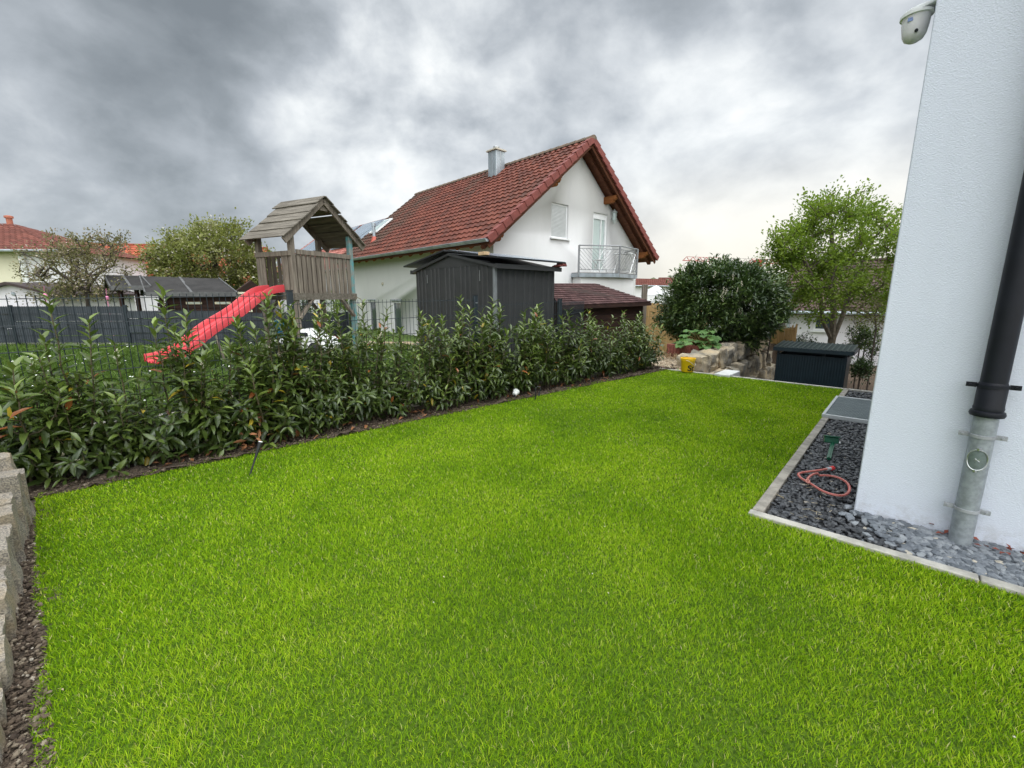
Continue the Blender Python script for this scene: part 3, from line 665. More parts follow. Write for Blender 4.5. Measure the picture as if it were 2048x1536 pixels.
mb = MB(); pr = [(-.075 * math.cos(t), -.075 * math.sin(t)) for t in [math.pi * j / 8 for j in range(9)]]
V_ = [(EX - .10 + x, yy, EZ - .03 + z) for yy in (Y0 - .02, Y1) for x, z in pr] + [(EX - .10 + x * .9, yy, EZ - .025 + z * .9) for yy in (Y0 - .02, Y1) for x, z in pr]
mb.add(V_, [(j, j + 1, 10 + j, 9 + j) for j in range(8)] + [(18 + j, 19 + j, 28 + j, 27 + j) for j in range(8)] + [tuple(range(9))])
mb.tube([(EX - .175, Y0 - .02, EZ - .025), (EX - .175, Y1, EZ - .025)], .012, 8)
mb.build('gutter', ZINC, NH)
for side in (1,):
    mb = MB()
    for k in range(15): yy = .35 + k * .7; mb.beam((EX + .05, yy, EZ - .16), (.05, yy, roofz(.05) - .25), .1, .12)
    mb.build('rafters', WOODB, NH)
for xx in (-.12, 2.30, 5.42, 7.72):                      # carved purlin heads under the verge
    zt = roofz(xx) - .17; mb = MB(); pf = [(0, 0), (0, -.24), (-.34, -.24), (-.40, -.20), (-.40, -.15), (-.46, -.15), (-.52, -.09), (-.52, -.04), (-.575, 0)]
    zt += -.07 if xx not in (-.12,) else -.03
    mb.prism([(xx - .08, y_ , zt + z_) for y_, z_ in pf], (.16, 0, 0)); mb.build('purlin_head', WOODB, NH, bevel=.008)
mb = MB()
for xe, ze in ((EX, EZ), (EXR, roofz(EXR))): mb.beam((xe, -.30, ze - .24), (RX, -.30, RZ - .24), .10, .13, (0, 1, 0)); mb.beam((xe, Y0 + .06, ze - .22), (RX, Y0 + .06, RZ - .22), .10, .035, (0, 1, 0))
mb.build('verge_rafters', WOODBX, NH)
# chimney clad in zinc
CHM = MB(); CHM.boxab((3.10, 3.45, 5.5), (3.54, 3.93, 6.92)); ch = CHM.build('chimney', ZINC, RF, bevel=.01)
mb = MB(); mb.boxab((3.31, 3.435, 5.5), (3.33, 3.46, 6.9)); mb.build('seam', STEEL, ch); mb = MB(); mb.boxab((3.085, 3.68, 5.5), (3.11, 3.70, 6.9)); mb.build('seam', STEEL, ch)
mb = MB(); mb.boxab((3.04, 3.39, 6.92), (3.60, 3.99, 6.96)); mb.boxab((3.07, 3.42, 6.961), (3.57, 3.96, 6.985)); mb.build('cap', mat('chimney_cap', (.45, .41, .34), .7, .2, 8), ch)
mb = MB(); mb.lathe([(.10, 0), (.10, .09), (.125, .10), (.125, .12), (.02, .18)], 16, (3.32, 3.69, 6.985)); mb.build('flue', STEEL, ch)
mb = MB(); mb.tube([(.35, 8.4, roofz(.35) - .1), (.35, 8.4, roofz(.35) + .62)], .065, 14); mb.lathe([(.085, .0), (.085, .14), (.05, .16)], 14, (.35, 8.4, roofz(.35) + .60)); vp = mb.build('vent_pipe', ZINC, RF)
mb = MB(); mb.lathe([(.22, -.22), (.09, .12), (.07, .16)], 14, (.35, 8.4, roofz(.35) + .02)); mb.build('flashing', mat('red_flashing', (.42, .09, .06), .6), vp)
# skylight at the far end of the slope
def onroof(x, y, h): u = Vector((RX - EX, 0, RZ - EZ)).normalized(); n_ = Vector((-u.z, 0, u.x)); return Vector((x, y, roofz(x))) + n_ * h
mb = MB(); mb.prism([onroof(.9, 9.2, .06), onroof(.9, 9.95, .06), onroof(1.75, 9.95, .06), onroof(1.75, 9.2, .06)], (-.03, 0, .05)); sk_ = mb.build('skylight', WHITEMT, RF)
mb = MB(); mb.prism([onroof(.97, 9.27, .125), onroof(.97, 9.88, .125), onroof(1.68, 9.88, .125), onroof(1.68, 9.27, .125)], (-.003, 0, .006)); mb.build('pane', GLASS, sk_)

# window with a closed roller shutter
def reveal_window(x0, x1, z0, z1): pass
def gable_frame(parent, name, x0, x1, z0, z1, w, y0, y1, material):
    mb = MB(); mb.boxab((x0, y0, z0), (x0 + w, y1, z1)); mb.boxab((x1 - w, y0, z0), (x1, y1, z1)); mb.boxab((x0 + w, y0 + .001, z1 - w), (x1 - w, y1, z1)); mb.boxab((x0 + w, y0 + .001, z0), (x1 - w, y1, z0 + w))
    return mb.build(name, material, parent, bevel=.004)
def cut(wall, a, b_):
    mb = MB(); mb.boxab(a, b_); c = mb.build('cutter', WHITEMT, wall.parent); md = wall.modifiers.new('cut', 'BOOLEAN'); md.operation = 'DIFFERENCE'; md.object = c; md.solver = 'EXACT'
    return c
cutters = [cut(NHW, (2.52, -.2, 3.33), (3.38, .16, 4.44)), cut(NHW, (4.76, -.2, 2.28), (5.66, .16, 4.40))]
for k, (yc, w_) in enumerate(((8.28, .72), (6.10, .75))): cutters.append(cut(NHW, (-.2, yc - w_ / 2, -.9), (.16, yc + w_ / 2, 1.22)))
sh = gable_frame(NH, 'shutter_window', 2.521, 3.379, 3.331, 4.439, .05, .06, .15, WHITEMT)
mb = MB()
for k in range(25): z_ = 3.36 + k * .0425; mb.prism([(2.575, .075, z_), (2.575, .066, z_ + .02), (2.575, .075, z_ + .040), (2.575, .10, z_ + .040), (2.575, .10, z_)], (.75, 0, 0))
mb.build('roller_shutter', mat('shutter_slats', (.50, .515, .51), .5, .05, 4), sh, smooth=False)
mb = MB(); mb.boxab((2.47, -.07, 3.285), (3.44, .10, 3.328)); mb.build('sill', WHITEMT, sh, bevel=.006)
dr = gable_frame(NH, 'balcony_door', 4.761, 5.659, 2.281, 4.399, .09, .05, .15, WHITEMT)
mb = MB(); mb.boxab((4.85, .055, 4.20), (5.57, .15, 4.31)); mb.boxab((5.30, .051, 2.37), (5.345, .149, 4.20)); mb.build('sash', WHITEMT, dr)
mb = MB(); mb.boxab((4.852, .10, 2.372), (5.298, .115, 4.198)); mb.boxab((5.347, .10, 2.372), (5.568, .115, 4.198)); mb.build('pane', GLASS, dr)
mb = MB(); mb.boxab((5.31, .02, 3.15), (5.335, .05, 3.29)); mb.build('handle', STEEL, dr)
for yc, w_ in ((8.28, .72), (6.10, .75)):
    mb = MB(); y0, y1, z0, z1 = yc - w_ / 2, yc + w_ / 2, -.9, 1.22
    for a, b_ in (((.05, y0, z0), (.14, y0 + .08, z1)), ((.05, y1 - .08, z0), (.14, y1, z1)), ((.051, y0 + .08, z1 - .08), (.14, y1 - .08, z1)), ((.051, y0 + .08, z0), (.14, y1 - .08, z0 + .08))): mb.boxab([k + .001 for k in a], [k - .001 for k in b_])
    wd = mb.build('slit_window', WHITEMT, NH); mb = MB(); mb.boxab((.09, y0 + .082, z0 + .082), (.10, y1 - .082, z1 - .082)); mb.build('pane', DGLASS, wd)
    mb = MB(); mb.boxab((-.02, y0 - .04, z1 + .005), (.05, y1 + .04, z1 + .06)); mb.build('lintel', ZINC, wd)
mb = MB(); mb.lathe([(0, .06), (.05, .05), (.07, .0)], 12, (-.0, 7.15, 1.92), Matrix.Rotation(R(-90), 3, 'Y')); mb.build('wall_vent', mat('vent_grey', (.45, .42, .33), .6), NH)
# wall lantern
mb = MB(); c0 = Vector((5.86, -.14, 4.36)); mb.lathe([(.015, .26), (.03, .22), (.11, .15), (.115, .13), (.09, .125)], 6, c0); mb.lathe([(.085, -.14), (.06, -.18), (.02, -.26)], 6, c0); mb.beam(c0 + Vector((0, 0, -.17)), c0 + Vector((0, .14, -.05)), .025, .025)
for k in range(6): t = k * math.pi / 3; mb.tube([c0 + Vector((.083 * math.cos(t), .083 * math.sin(t), .13)), c0 + Vector((.07 * math.cos(t), .07 * math.sin(t), -.15))], .009, 4)
lt = mb.build('wall_lantern', LANT, NH, smooth=False); mb = MB(); mb.lathe([(.055, -.14), (.07, .125)], 6, c0); mb.build('lantern_glass', GLASS, lt, smooth=False)

dg = bpy.context.evaluated_depsgraph_get(); dg.update()
me_ = bpy.data.meshes.new_from_object(NHW.evaluated_get(dg)); NHW.modifiers.clear(); NHW.data = me_
for c_ in cutters: bpy.data.objects.remove(c_)
# bay with balcony: three-sided plan
ih = wmat(NH).inverted()
def hl(x, y, D): p = ih @ at(x, y, D); return Vector((p.x, p.y, 0))
k0 = hl(1157, 548, 15.75); k1 = hl(1238, 548, 16.05); k2 = hl(1273, 547, 17.15)
k0w = Vector((k0.x + .05, 0, 0)); k2w = Vector((max(k2.x, 6.9), 0, 0))
plan = [k0w, k0, k1, k2, k2w]
def inset(pl, d):
    c = sum(pl, Vector()) / len(pl); return [p + (c - p).normalized() * d if p.y < -.05 else p + (c - p).normalized() * d * .5 for p in pl]
pin = inset(plan, .12)
mb = MB(); mb.prism([(p.x, min(p.y, -.002), -1.8) for p in pin], (0, 0, 1.8 + 2.10)); BAY = mb.build('bay', NEIGH_WHITE, NH)
mb = MB(); mb.prism([(p.x, min(p.y, -.004), 2.12) for p in plan], (0, 0, .10)); BAL = mb.build('balcony', mat('balcony_floor', (.12, .11, .10), .8, .3, 8), NH)
mb = MB()
for a, b_ in ((plan[0], plan[1]), (plan[1], plan[2]), (plan[2], plan[3]), (plan[3], plan[4])):
    if (b_ - a).length > .12: mb.beam((a.x, a.y, 2.13), (b_.x, b_.y, 2.13), .05, .13)
mb.tube([(plan[0].x + .1, plan[0].y - .0, 2.08), (plan[0].x + .2, plan[0].y + .05, 1.85), (plan[0].x + .28, plan[0].y + .12, 1.6)], .03, 8)
mb.build('balcony_edge', ZINC, BAL)
zr = 3.13; zb = 2.32; mb = MB()
for a, b_ in ((plan[1], plan[2]), (plan[2], plan[3]), (plan[3], plan[4])): mb.tube([(a.x, a.y, zr), (b_.x, b_.y, zr)], .023, 10)
for p in (plan[1], plan[2], plan[3]): mb.beam((p.x, p.y, 2.10), (p.x, p.y, zr), .05, .05, (1, 0, 0))
RL = mb.build('railing', RAILST, BAL)
mb = MB()
for ki, (a, b_) in enumerate(((plan[1], plan[2]), (plan[2], plan[3]), (plan[3], plan[4]))):
    L_ = (b_ - a).length; hh = zr - .11 - zb
    def pt(t, z): p = a.lerp(b_, min(max(t / L_, 0), 1)); return Vector((p.x, p.y, z))
    for z_ in (zb, zr - .11): mb.tube([pt(.04, z_), pt(L_ - .04, z_)], .010, 6)
    dirs = [(-1, 0, L_ / 2), (1, L_ / 2, L_)] if ki == 0 else [(-1 if ki == 1 else 1, 0, L_)]
    for sg, t0, t1 in dirs:       # slanting bars, leaning to the middle of the front
        k = t0 - hh
        while k < t1 + hh:
            ta, tb, za, zb_ = k, k + hh, (zr - .11 if sg < 0 else zb), (zb if sg < 0 else zr - .11)
            c0_, c1_ = max(ta, t0 + .03), min(tb, t1 - .03)
            if c1_ - c0_ > .03: mb.tube([pt(c0_, za + (zb_ - za) * (c0_ - ta) / hh), pt(c1_, za + (zb_ - za) * (c1_ - ta) / hh)], .007, 5)
            k += .135
mb.build('railing_bars', RAILST, RL, smooth=False)
# folding table and chair on the balcony
def folding(name, label, c, w, hgt, back, ang):
    M = Matrix.Rotation(ang, 3, 'Z'); c = Vector(c); t = thing(name, label, 'folding chair' if back else 'folding table', wmat(NH) @ c)
    P_ = lambda x, y, z: wmat(NH) @ (c + M @ Vector((x, y, z)))
    mb = MB()
    for k in range(6): mb.beam(P_(-w / 2, -w / 2 + (k + .5) * w / 6, hgt), P_(w / 2, -w / 2 + (k + .5) * w / 6, hgt), w / 7, .02)
    mb.build('seat' if back else 'table_top', WHITEMT, t, world=True)
    for y_ in (-w / 2, w / 2):
        for sg in (-1, 1):
            mb = MB(); top = hgt + .42 if back and sg > 0 else hgt; mb.beam(P_(sg * w * .48, y_, 0), P_(-sg * w * (.5 if top == hgt else .75), y_, top), .03, .018); mb.build('leg', WHITEMT, t, world=True)
    if back:
        mb = MB()
        for z_ in (.30, .36, .42): mb.beam(P_(-w * .70, -w / 2, hgt + z_), P_(-w * .70, w / 2, hgt + z_), .018, .045)
        mb.build('backrest', WHITEMT, t, world=True)
folding('folding_table', 'white folding table on the small balcony', (5.75, -.75, 2.225), .62, .72, False, .3)
folding('folding_chair', 'white folding chair on the balcony before the door', (4.55, -.55, 2.225), .40, .45, True, 2.9)

# ------------------------------------------------------------------ grey metal tool shed
SHD = thing('metal_shed', 'dark grey metal garden shed behind the hedge', 'shed', (-.32, 8.46, 0), HRZ)     # local y along the gable side, x along the eaves
SL, SWd, SE, SP = 2.82, 1.64, 1.985, 2.27
mb = MB()
def ribs_y(x, y0, y1, z0, z1, sgn):        # profiled sheet: flat bands with folded ribs
    ys, k = [], y0; pat = [.20, .05, .10, .05, .10, .05]; i = 0; pts = [(x, y0)]
    while k < y1 - .01:
        w_ = min(pat[i % 6], y1 - k); d = .0 if i % 2 == 0 else .022
        pts += [(x + sgn * d, k + .006), (x + sgn * d, k + w_ - .006)]; k += w_; i += 1
    pts.append((x, y1)); return pts
def sheet(pts, z0, z1, mb, swap=False, ztop=None):
    V_ = []
    for a, b_ in pts:
        p = (b_, a) if swap else (a, b_); V_ += [(p[0], p[1], z0), (p[0], p[1], z1)]
    mb.add(V_, [(2 * i, 2 * i + 2, 2 * i + 3, 2 * i + 1) for i in range(len(pts) - 1)])
mb.boxab((.015, .015, -.3), (SWd - .015, SL - .015, SE - .02))
sheet(ribs_y(0, 0, SL, 0, 0, -1), -.3, SE, mb); sheet([(x, y) for x, y in ribs_y(0, 0, SWd, 0, 0, -1)], -.3, SE, mb, True); sheet([(x, y) for x, y in ribs_y(SL, 0, SWd, 0, 0, 1)], -.3, SE, mb, True); sheet(ribs_y(SWd, 0, SL, 0, 0, 1), -.3, SE, mb)
mb.build('wall', ANTH, SHD, smooth=False, fix=False)
mb = MB(); mb.boxab((-.03, -.03, -.3), (.03, .03, SE)); mb.build('corner_trim', mat('pale_grey_trim', (.17, .18, .185), .45), SHD, bevel=.004)
mb = MB()
mb.prism([(-.012, -.02, SE), (-.012, SL + .02, SE), (-.012, SL / 2, SP - .03)], (SWd + .02, 0, 0)); mb.build('gable', ANTH, SHD)
for a_, b_, w_ in (((-.03, SL / 2 - .42, SE + .012), (-.03, SL / 2 - .42, SP - .11), .02), ((-.026, .12, SE + .045), (-.026, SL / 2 - .45, SP - .115), .014), ((-.026, SL - .5, SE + .075), (-.026, SL / 2 + .2, SP - .10), .014)):
    mb = MB(); mb.beam(a_, b_, w_, .013); mb.build('gable_trim', DARKPL, SHD, smooth=False)
mb = MB()
for sg, y_ in ((-1, -.10), (1, SL + .10)):
    mb.prism([(-.07, y_, SE - .02), (-.07, SL / 2, SP), (-.07, SL / 2, SP - .05), (-.07, y_, SE - .075)], (SWd + .16, 0, 0))
SR = mb.build('roof', ANTH, SHD)
for y0_ in (-.13, SL + .098):
    mb = MB(); mb.boxab((-.075, y0_, SE - .085), (SWd + .10, y0_ + .032, SE + .0)); mb.build('eave_trim', ANTH, SR)
for y_, z0, z1 in ((.42, SE - .30, SE - .1), (2.30, SE - .3, SE - .12)): mb = MB(); mb.boxab((-.024, y_, z0), (-.016, y_ + .018, z1)); mb.build('hinge', STEEL, SHD)
# loose panels lying on the shed roof
def slab_thing(name, label, cat, corners, th, material, edge=None):
    P_ = [wmat(SHD) @ Vector(c) for c in corners]; t = thing(name, label, cat, P_[0]); n_ = (P_[1] - P_[0]).cross(P_[3] - P_[0]).normalized(); n_ = n_ if n_.z > 0 else -n_
    mb = MB(); mb.prism(P_, n_ * th); mb.build('frame', edge or DARKPL, t, world=True)
    c = sum(P_, Vector()) / 4; Q = [p + (c - p) * .02 + n_ * (th + .001) for p in P_]; mb = MB(); mb.prism(Q, n_ * .004); mb.build('cover', material, t, world=True); return t
slab_thing('roof_panel', 'grey solar panel lying over the near right half of the shed roof', 'solar panel', [(-.12, SL / 2 - .06, SP + .03), (-.12, -.22, SE + .085), (SWd + .12, -.22, SE + .075), (SWd + .10, SL / 2 - .06, SP + .03)], .03, SOLAR)
slab_thing('roof_panel', 'dark panel lifted over the left half of the shed roof', 'solar panel', [(-.16, SL / 2 + .02, SP + .035), (-.16, SL + .28, SE + .075), (SWd, SL + .28, SE + .075), (SWd, SL / 2 + .02, SP + .035)], .03, SOLAR)
mb = MB(); p = wmat(SHD) @ Vector((-.13, .16, SE + .185)); mb.box(p, (.20, .12, .06), Matrix.Rotation(HRZ + 1.5, 3, 'Z')); o = mb.build('wood_block', mat('pale_timber', (.55, .38, .22), .7, .15, 8), None, bevel=.004); tag(o, 'short pale timber block on the edge of the shed roof', 'timber block')
mb = MB()
for k in range(5): p = wmat(SHD) @ Vector((SWd - .04 + k * .04, -.11 - .02 * (k % 2), SE + .02 + .010 * k)); mb.box(p, (.20, .10, .03), Matrix.Rotation(HRZ + k * .5, 3, 'Z') @ Matrix.Rotation(.2 * k - .3, 3, 'X'))
o = mb.build('tile_pieces', mat('broken_red_tile', (.20, .05, .045), .8, .3, 20), None, bevel=.004); tag(o, 'broken red tile pieces on the shed roof corner', 'tile')

# ------------------------------------------------------------------ low wooden hut with shingle roof
mS, g, b, o_ = pm('brown_shingles')
P = g.n('ShaderNodeTexCoord').outputs['UV'] if False else g.n('ShaderNodeTexCoord').outputs['Object']
a_ = g.n('ShaderNodeAttribute', attribute_name='tint').outputs['Fac']
c = g.ramp(a_, [(0, (.045, .022, .022)), (.5, (.075, .038, .036)), (1, (.115, .062, .058))]); c = g.mix(g.math('MULTIPLY', g.sstep(g.noise(P, 40, 4), .45, .7), .35), c, (.13, .09, .085))
g.set(b, 'Base Color', c); g.set(b, 'Roughness', .9); g.set(b, 'Specular IOR Level', .15)
HT = thing('garden_hut', 'low dark brown wooden hut with shingle roof below the balcony', 'hut', (2.0, 11.2, 0), R(38))
iht = wmat(HT).inverted()
e1, e0 = iht @ at(1303, 604, 10.6), iht @ at(1120, 612, 9.55)
r1, r0 = iht @ at(1190, 567, 12.3), iht @ at(1085, 567, 11.2)
def shingle(E0, E1, R1, R0, name, material, parent, nrow=11, ncol=26):
    Vs, Ts, Fs = [], [], []; n_ = (E1 - E0).cross(R0 - E0).normalized(); n_ = n_ if n_.z > 0 else -n_
    for i in range(nrow):
        for j in range(ncol):
            sh_ = .5 * (i % 2); f = lambda u, t: E0.lerp(E1, min(max(u, 0), 1)).lerp(R0.lerp(R1, min(max(u, 0), 1)), min(max(t, 0), 1))
            ua, ub = (j + sh_ - .5) / (ncol - .5) + .0012, (j + sh_ + .5) / (ncol - .5) - .0012
            if ub <= ua or ua >= 1: continue
            q4 = [f(ua, i / nrow - .012) + n_ * .022, f(ub, i / nrow - .012) + n_ * .022, f(ub, (i + 1) / nrow) + n_ * .004, f(ua, (i + 1) / nrow) + n_ * .004, f(ua, i / nrow - .012), f(ub, i / nrow - .012)]
            b_ = len(Vs); Vs += q4; Ts += [rnd.random()] * 6; Fs += [(b_, b_ + 1, b_ + 2, b_ + 3), (b_ + 4, b_ + 5, b_ + 1, b_)]
    return npmesh(name, np.array([tuple(v_) for v_ in Vs]), [np.array(Fs)], material, parent, tint=np.array(Ts), smooth=False)
mb = MB(); dn = Vector((0, 0, -.07)); back = (r1 - e1); back0 = (r0 - e0)
b1 = Vector((r1.x * 2 - e1.x, r1.y * 2 - e1.y, e1.z)); b0 = Vector((r0.x * 2 - e0.x, r0.y * 2 - e0.y, e0.z))
for quad in ((e0, e1, r1, r0), (b0, b1, r1, r0)): mb.prism([p - Vector((0, 0, .012)) for p in quad], dn)
HTR = mb.build('roof', WOODD, HT, smooth=False); shingle(e0, e1, r1, r0, 'shingles', mS, HTR); shingle(b1, b0, r0, r1, 'shingles', mS, HTR)
mb = MB(); ins = lambda p, c, f: p.lerp(c, f)
cc = (e0 + e1 + b0 + b1) / 4; wl = [ins(p, cc, .09) for p in (e0, e1, b1, b0)]
mb.prism([(p.x, p.y, -1.2) for p in wl], (0, 0, 1.2 + e1.z - .02)); rr1, rr0 = ins(r1, cc, .07), ins(r0, cc, .07)
for (a, b_, c_) in ((wl[1], wl[2], rr1), (wl[0], wl[3], rr0)): mb.prism([(a.x, a.y, e1.z - .021), (b_.x, b_.y, e1.z - .021), (c_.x, c_.y, c_.z - .1)], ((cc - c_).normalized() * .03))
HW_ = mb.build('wall', WOODD, HT, smooth=False)
mb = MB()
for k in range(14): z_ = -.9 + k * .14; a, b_ = wl[0].lerp(cc, -.006), wl[1].lerp(cc, -.006); mb.beam((a.x, a.y, z_), (b_.x, b_.y, z_), .02, .13)
mb.build('cladding', WOODD, HW_, bevel=.004)

# small timber garden post and tan fence right of the hut
mb = MB(); p = at(1288, 604, 11.2); z_ = float(zfun(p.x, p.y)); mb.boxab((p.x - .06, p.y - .06, z_ - .2), (p.x + .06, p.y + .06, at(1288, 569, 11.2).z)); o = mb.build('timber_post', WOODG, None, bevel=.008); tag(o, 'grey timber post at the right corner of the brown hut', 'post')
TF = thing('board_fence', 'tan wooden board fence behind the round bush', 'fence', at(1275, 640, 13.5))
a, b_ = at(1262, 606, 14.2), at(1420, 606, 16.5); dv = (b_ - a); n_ = 34
mb = MB()
for k in range(n_): p = a + dv * (k / n_); h0 = p.z - (.03 if k % 2 else 0); mb.boxab((p.x, p.y, -1.4), (p.x + .10, p.y + .022, h0))
mb.build('boards', WOODT, TF, world=True, smooth=False); mb = MB()
for z_ in (-.6, .6): mb.beam((a.x, a.y + .05, z_), (b_.x, b_.y + .05, z_), .04, .08)
mb.build('rail', WOODT, TF, world=True)

# ------------------------------------------------------------------ laurel hedge: every shrub a plant of its own
LAUREL = tintmat('laurel_leaf', [(0, (.017, .036, .011)), (.40, (.064, .095, .020)), (.68, (.135, .185, .036)), (.86, (.22, .30, .06)), (.93, (.42, .32, .03)), (1.0, (.30, .10, .03))], .30, .18, .5, tcol=(.10, .20, .02))
STEM = mat('laurel_stem', (.075, .075, .035), .8, .3, 20, col2=(.13, .10, .06))
BLOSS = mat('cream_blossom', (.62, .58, .44), .7, .1, 30)
ORD = ['first', 'second', 'third', 'fourth', 'fifth', 'sixth', 'seventh', 'eighth', 'ninth', 'tenth', 'eleventh', 'twelfth', 'thirteenth', 'fourteenth', 'fifteenth', 'sixteenth', 'seventeenth', 'eighteenth', 'nineteenth', 'twentieth']
def curve(p0, p1, p2, n):
    t = np.linspace(0, 1, n)[:, None]; return (1 - t) ** 2 * p0 + 2 * t * (1 - t) * p1 + t * t * p2
def laurel(label, s, h, w, nst, shoots, lsz=1.0, n0=-.34, loose=1.0, fl=4, lowfront=10, leader=0, hr_=(.55, .97)):
    base = np.array(fs(s, n0, .0)); fd, fn = np.array(FD.to_3d()), np.array(FN.to_3d()); up = np.array([0, 0, 1.])
    root = thing('laurel_shrub', label, 'shrub', base, 0, 'laurel shrubs of the hedge')
    P, D_, U, LL, WW, DR, T = [], [], [], [], [], [], []; stems = MB(); tips = []
    def add_leaves(pts, t0, sp, size, tipness, tb):
        seg = np.linalg.norm(np.diff(pts, axis=0), axis=1); cum = np.concatenate([[0], np.cumsum(seg)]); tot = cum[-1]; k = t0 * tot; a = rnd.random() * 6.28
        while k < tot:
            f = k / tot; p = np.array([np.interp(k, cum, pts[:, i]) for i in range(3)]); j = min(int(np.searchsorted(cum, k)), len(pts) - 1); tg = pts[j] - pts[max(j - 1, 0)]; tg = tg / (np.linalg.norm(tg) + 1e-9)
            o1 = np.cross(tg, [.31, .77, .2]); o1 /= np.linalg.norm(o1); o2 = np.cross(tg, o1); rad = o1 * math.cos(a) + o2 * math.sin(a); a += 2.4
            upn = (.10 + .75 * f ** 2.5 * tipness); d = tg * upn + rad * (1 - .45 * f * tipness) + up * (.10 - .25 * (1 - f)); d += rng.normal(0, .16, 3)
            sz = size * (.62 + .5 * math.sin(math.pi * min(1, .25 + .62 * f)) * (.8 + .4 * rnd.random()))
            P.append(p); D_.append(d); U.append(up * .8 + tg * .5 + rng.normal(0, .22, 3)); LL.append(sz); WW.append(sz * rnd.uniform(.27, .36)); DR.append(rnd.uniform(.05, .38) + .1 * f)
            r_ = rnd.random(); base_t = tb + .30 * f ** 4 * tipness + rnd.gauss(0, .10)
            T.append(1.0 if r_ < .008 else .93 if r_ < .016 else min(.86, max(0, base_t))); k += sp * rnd.uniform(.7, 1.3)
    for k in range(nst):
        hh = h * (1 if k == 0 else rnd.uniform(*hr_)); off = fd * rnd.uniform(-.5, .5) * w + fn * rnd.uniform(-.30, .22)
        if k < leader: off = off * .25
        p0 = base + fd * rnd.uniform(-.07, .07) + fn * rnd.uniform(-.06, .06); p2 = base + off + up * hh; p1 = base + off * rnd.uniform(.5, 1.1) + up * hh * rnd.uniform(.3, .5)
        pts = curve(p0, p1, p2, 9); pts[1:-1] += rng.normal(0, .008, (7, 3))
        stems.tube(pts, list(np.linspace(.011, .003, 9)), 5); add_leaves(pts, .30 if k else .25, .021 / loose, .115 * lsz, 1, .38); tips.append(pts[-1])
        for j in range(shoots):
            t = rnd.uniform(.10, .82); i = t * 8; q0 = pts[int(i)]; a = rnd.random() * 6.28; L_ = rnd.uniform(.16, .36) * (1.15 - .5 * t); dv = fd * math.cos(a) + fn * math.sin(a) * .8
            q2 = q0 + dv * L_ * rnd.uniform(.6, 1.0) + up * L_ * rnd.uniform(.15, .9); q1 = q0 + dv * L_ * .55 + up * L_ * .05
            sp = curve(q0, q1, q2, 5); stems.tube(sp, list(np.linspace(.005, .002, 5)), 4); add_leaves(sp, .25, .019 / loose, .105 * lsz, .8, .30 + .12 * t); tips.append(sp[-1])
    for k in range(lowfront):           # low drooping shoots towards the lawn
        p0 = base + up * rnd.uniform(.03, .25); dv = fd * rnd.uniform(-.8, .8) * w - fn * rnd.uniform(.08, .50)
        p2 = p0 + dv * .75 + up * rnd.uniform(.02, .22); p1 = p0 + dv * .4 + up * rnd.uniform(.08, .2); sp = curve(p0, p1, p2, 6)
        stems.tube(sp, list(np.linspace(.005, .002, 6)), 4); add_leaves(sp, .3, .018, .11 * lsz, .4, .24)
    P = np.array(P); ok = P[:, 2] > .03; Vl, Fl = leafmesh(P[ok], np.array(D_)[ok], unit(np.array(U))[ok], np.array(LL)[ok], np.array(WW)[ok], np.array(DR)[ok])
    Vl[:, 2] = np.maximum(Vl[:, 2], .012)
    npmesh('leaves', Vl, Fl, LAUREL, root, True, np.repeat(np.array(T)[ok], 8))
    stems.build('stems', STEM, root, world=True, fix=False)
    if fl:
        mb = MB()
        for k in range(fl):
            p = Vector(P[rnd.randrange(len(P))]); 
            if p.z < .12: continue
            d = Vector((rnd.uniform(-.5, .5), rnd.uniform(-.5, .3), rnd.uniform(.3, 1))).normalized(); L_ = rnd.uniform(.05, .09)
            for j in range(26):
                c = p + d * L_ * (j / 26) + Vector((rnd.gauss(0, .008), rnd.gauss(0, .008), rnd.gauss(0, .005))) * (1.3 - j / 26); r_ = rnd.uniform(.0035, .006)
                mb.add([c + Vector((r_, 0, 0)), c + Vector((-r_, 0, 0)), c + Vector((0, r_, 0)), c + Vector((0, -r_, 0)), c + Vector((0, 0, r_)), c + Vector((0, 0, -r_))], [(0, 2, 4), (2, 1, 4), (1, 3, 4), (3, 0, 4), (2, 0, 5), (1, 2, 5), (3, 1, 5), (0, 3, 5)])
        if mb.v: mb.build('blossoms', BLOSS, root, world=True, fix=False)
    return root
def s_at(x):                            # fence coordinate of a picture column on the hedge line
    k = (x - CX) / F * .985; a = F0 + FN * -.34; return (k * a.y - a.x) / (FD.x - k * FD.y)
hedge = [(-40, 1.0, .5, 6, 5), (105, 1.40, .34, 6, 5), (222, .96, .36, 5, 5), (335, 1.42, .34, 6, 5), (432, .92, .38, 5, 5), (515, 1.22, .40, 7, 6), (585, 1.28, .40, 7, 6), (650, 1.14, .42, 7, 6), (722, 1.34, .40, 8, 6), (790, 1.08, .42, 8, 6), (850, 1.12, .42, 8, 6),
         (905, 1.26, .44, 9, 6), (958, 1.22, .44, 10, 6), (1008, 1.14, .46, 10, 6), (1052, 1.16, .46, 10, 6), (1098, 1.10, .46, 10, 6), (1140, 1.08, .48, 10, 6), (1180, 1.06, .48, 10, 6), (1220, 1.02, .48, 10, 6), (1258, 1.0, .48, 10, 6), (1292, .98, .48, 10, 6)]
hl_ = {1: 'tall laurel shrub with one high shoot at the left end of the hedge', 3: 'tall laurel with a single high leader before the red slide', 2: 'short laurel shrub between the two tall ones at the left end', 6: 'laurel shrub in front of the dark fence post at the slide',
       8: 'laurel with high shoots before the white house wall and playhouse post', 11: 'laurel shrub in front of the metal shed doors', 20: 'last laurel shrub at the far right end of the hedge', 0: 'laurel shrub cut by the left edge of the picture'}
nth = 0
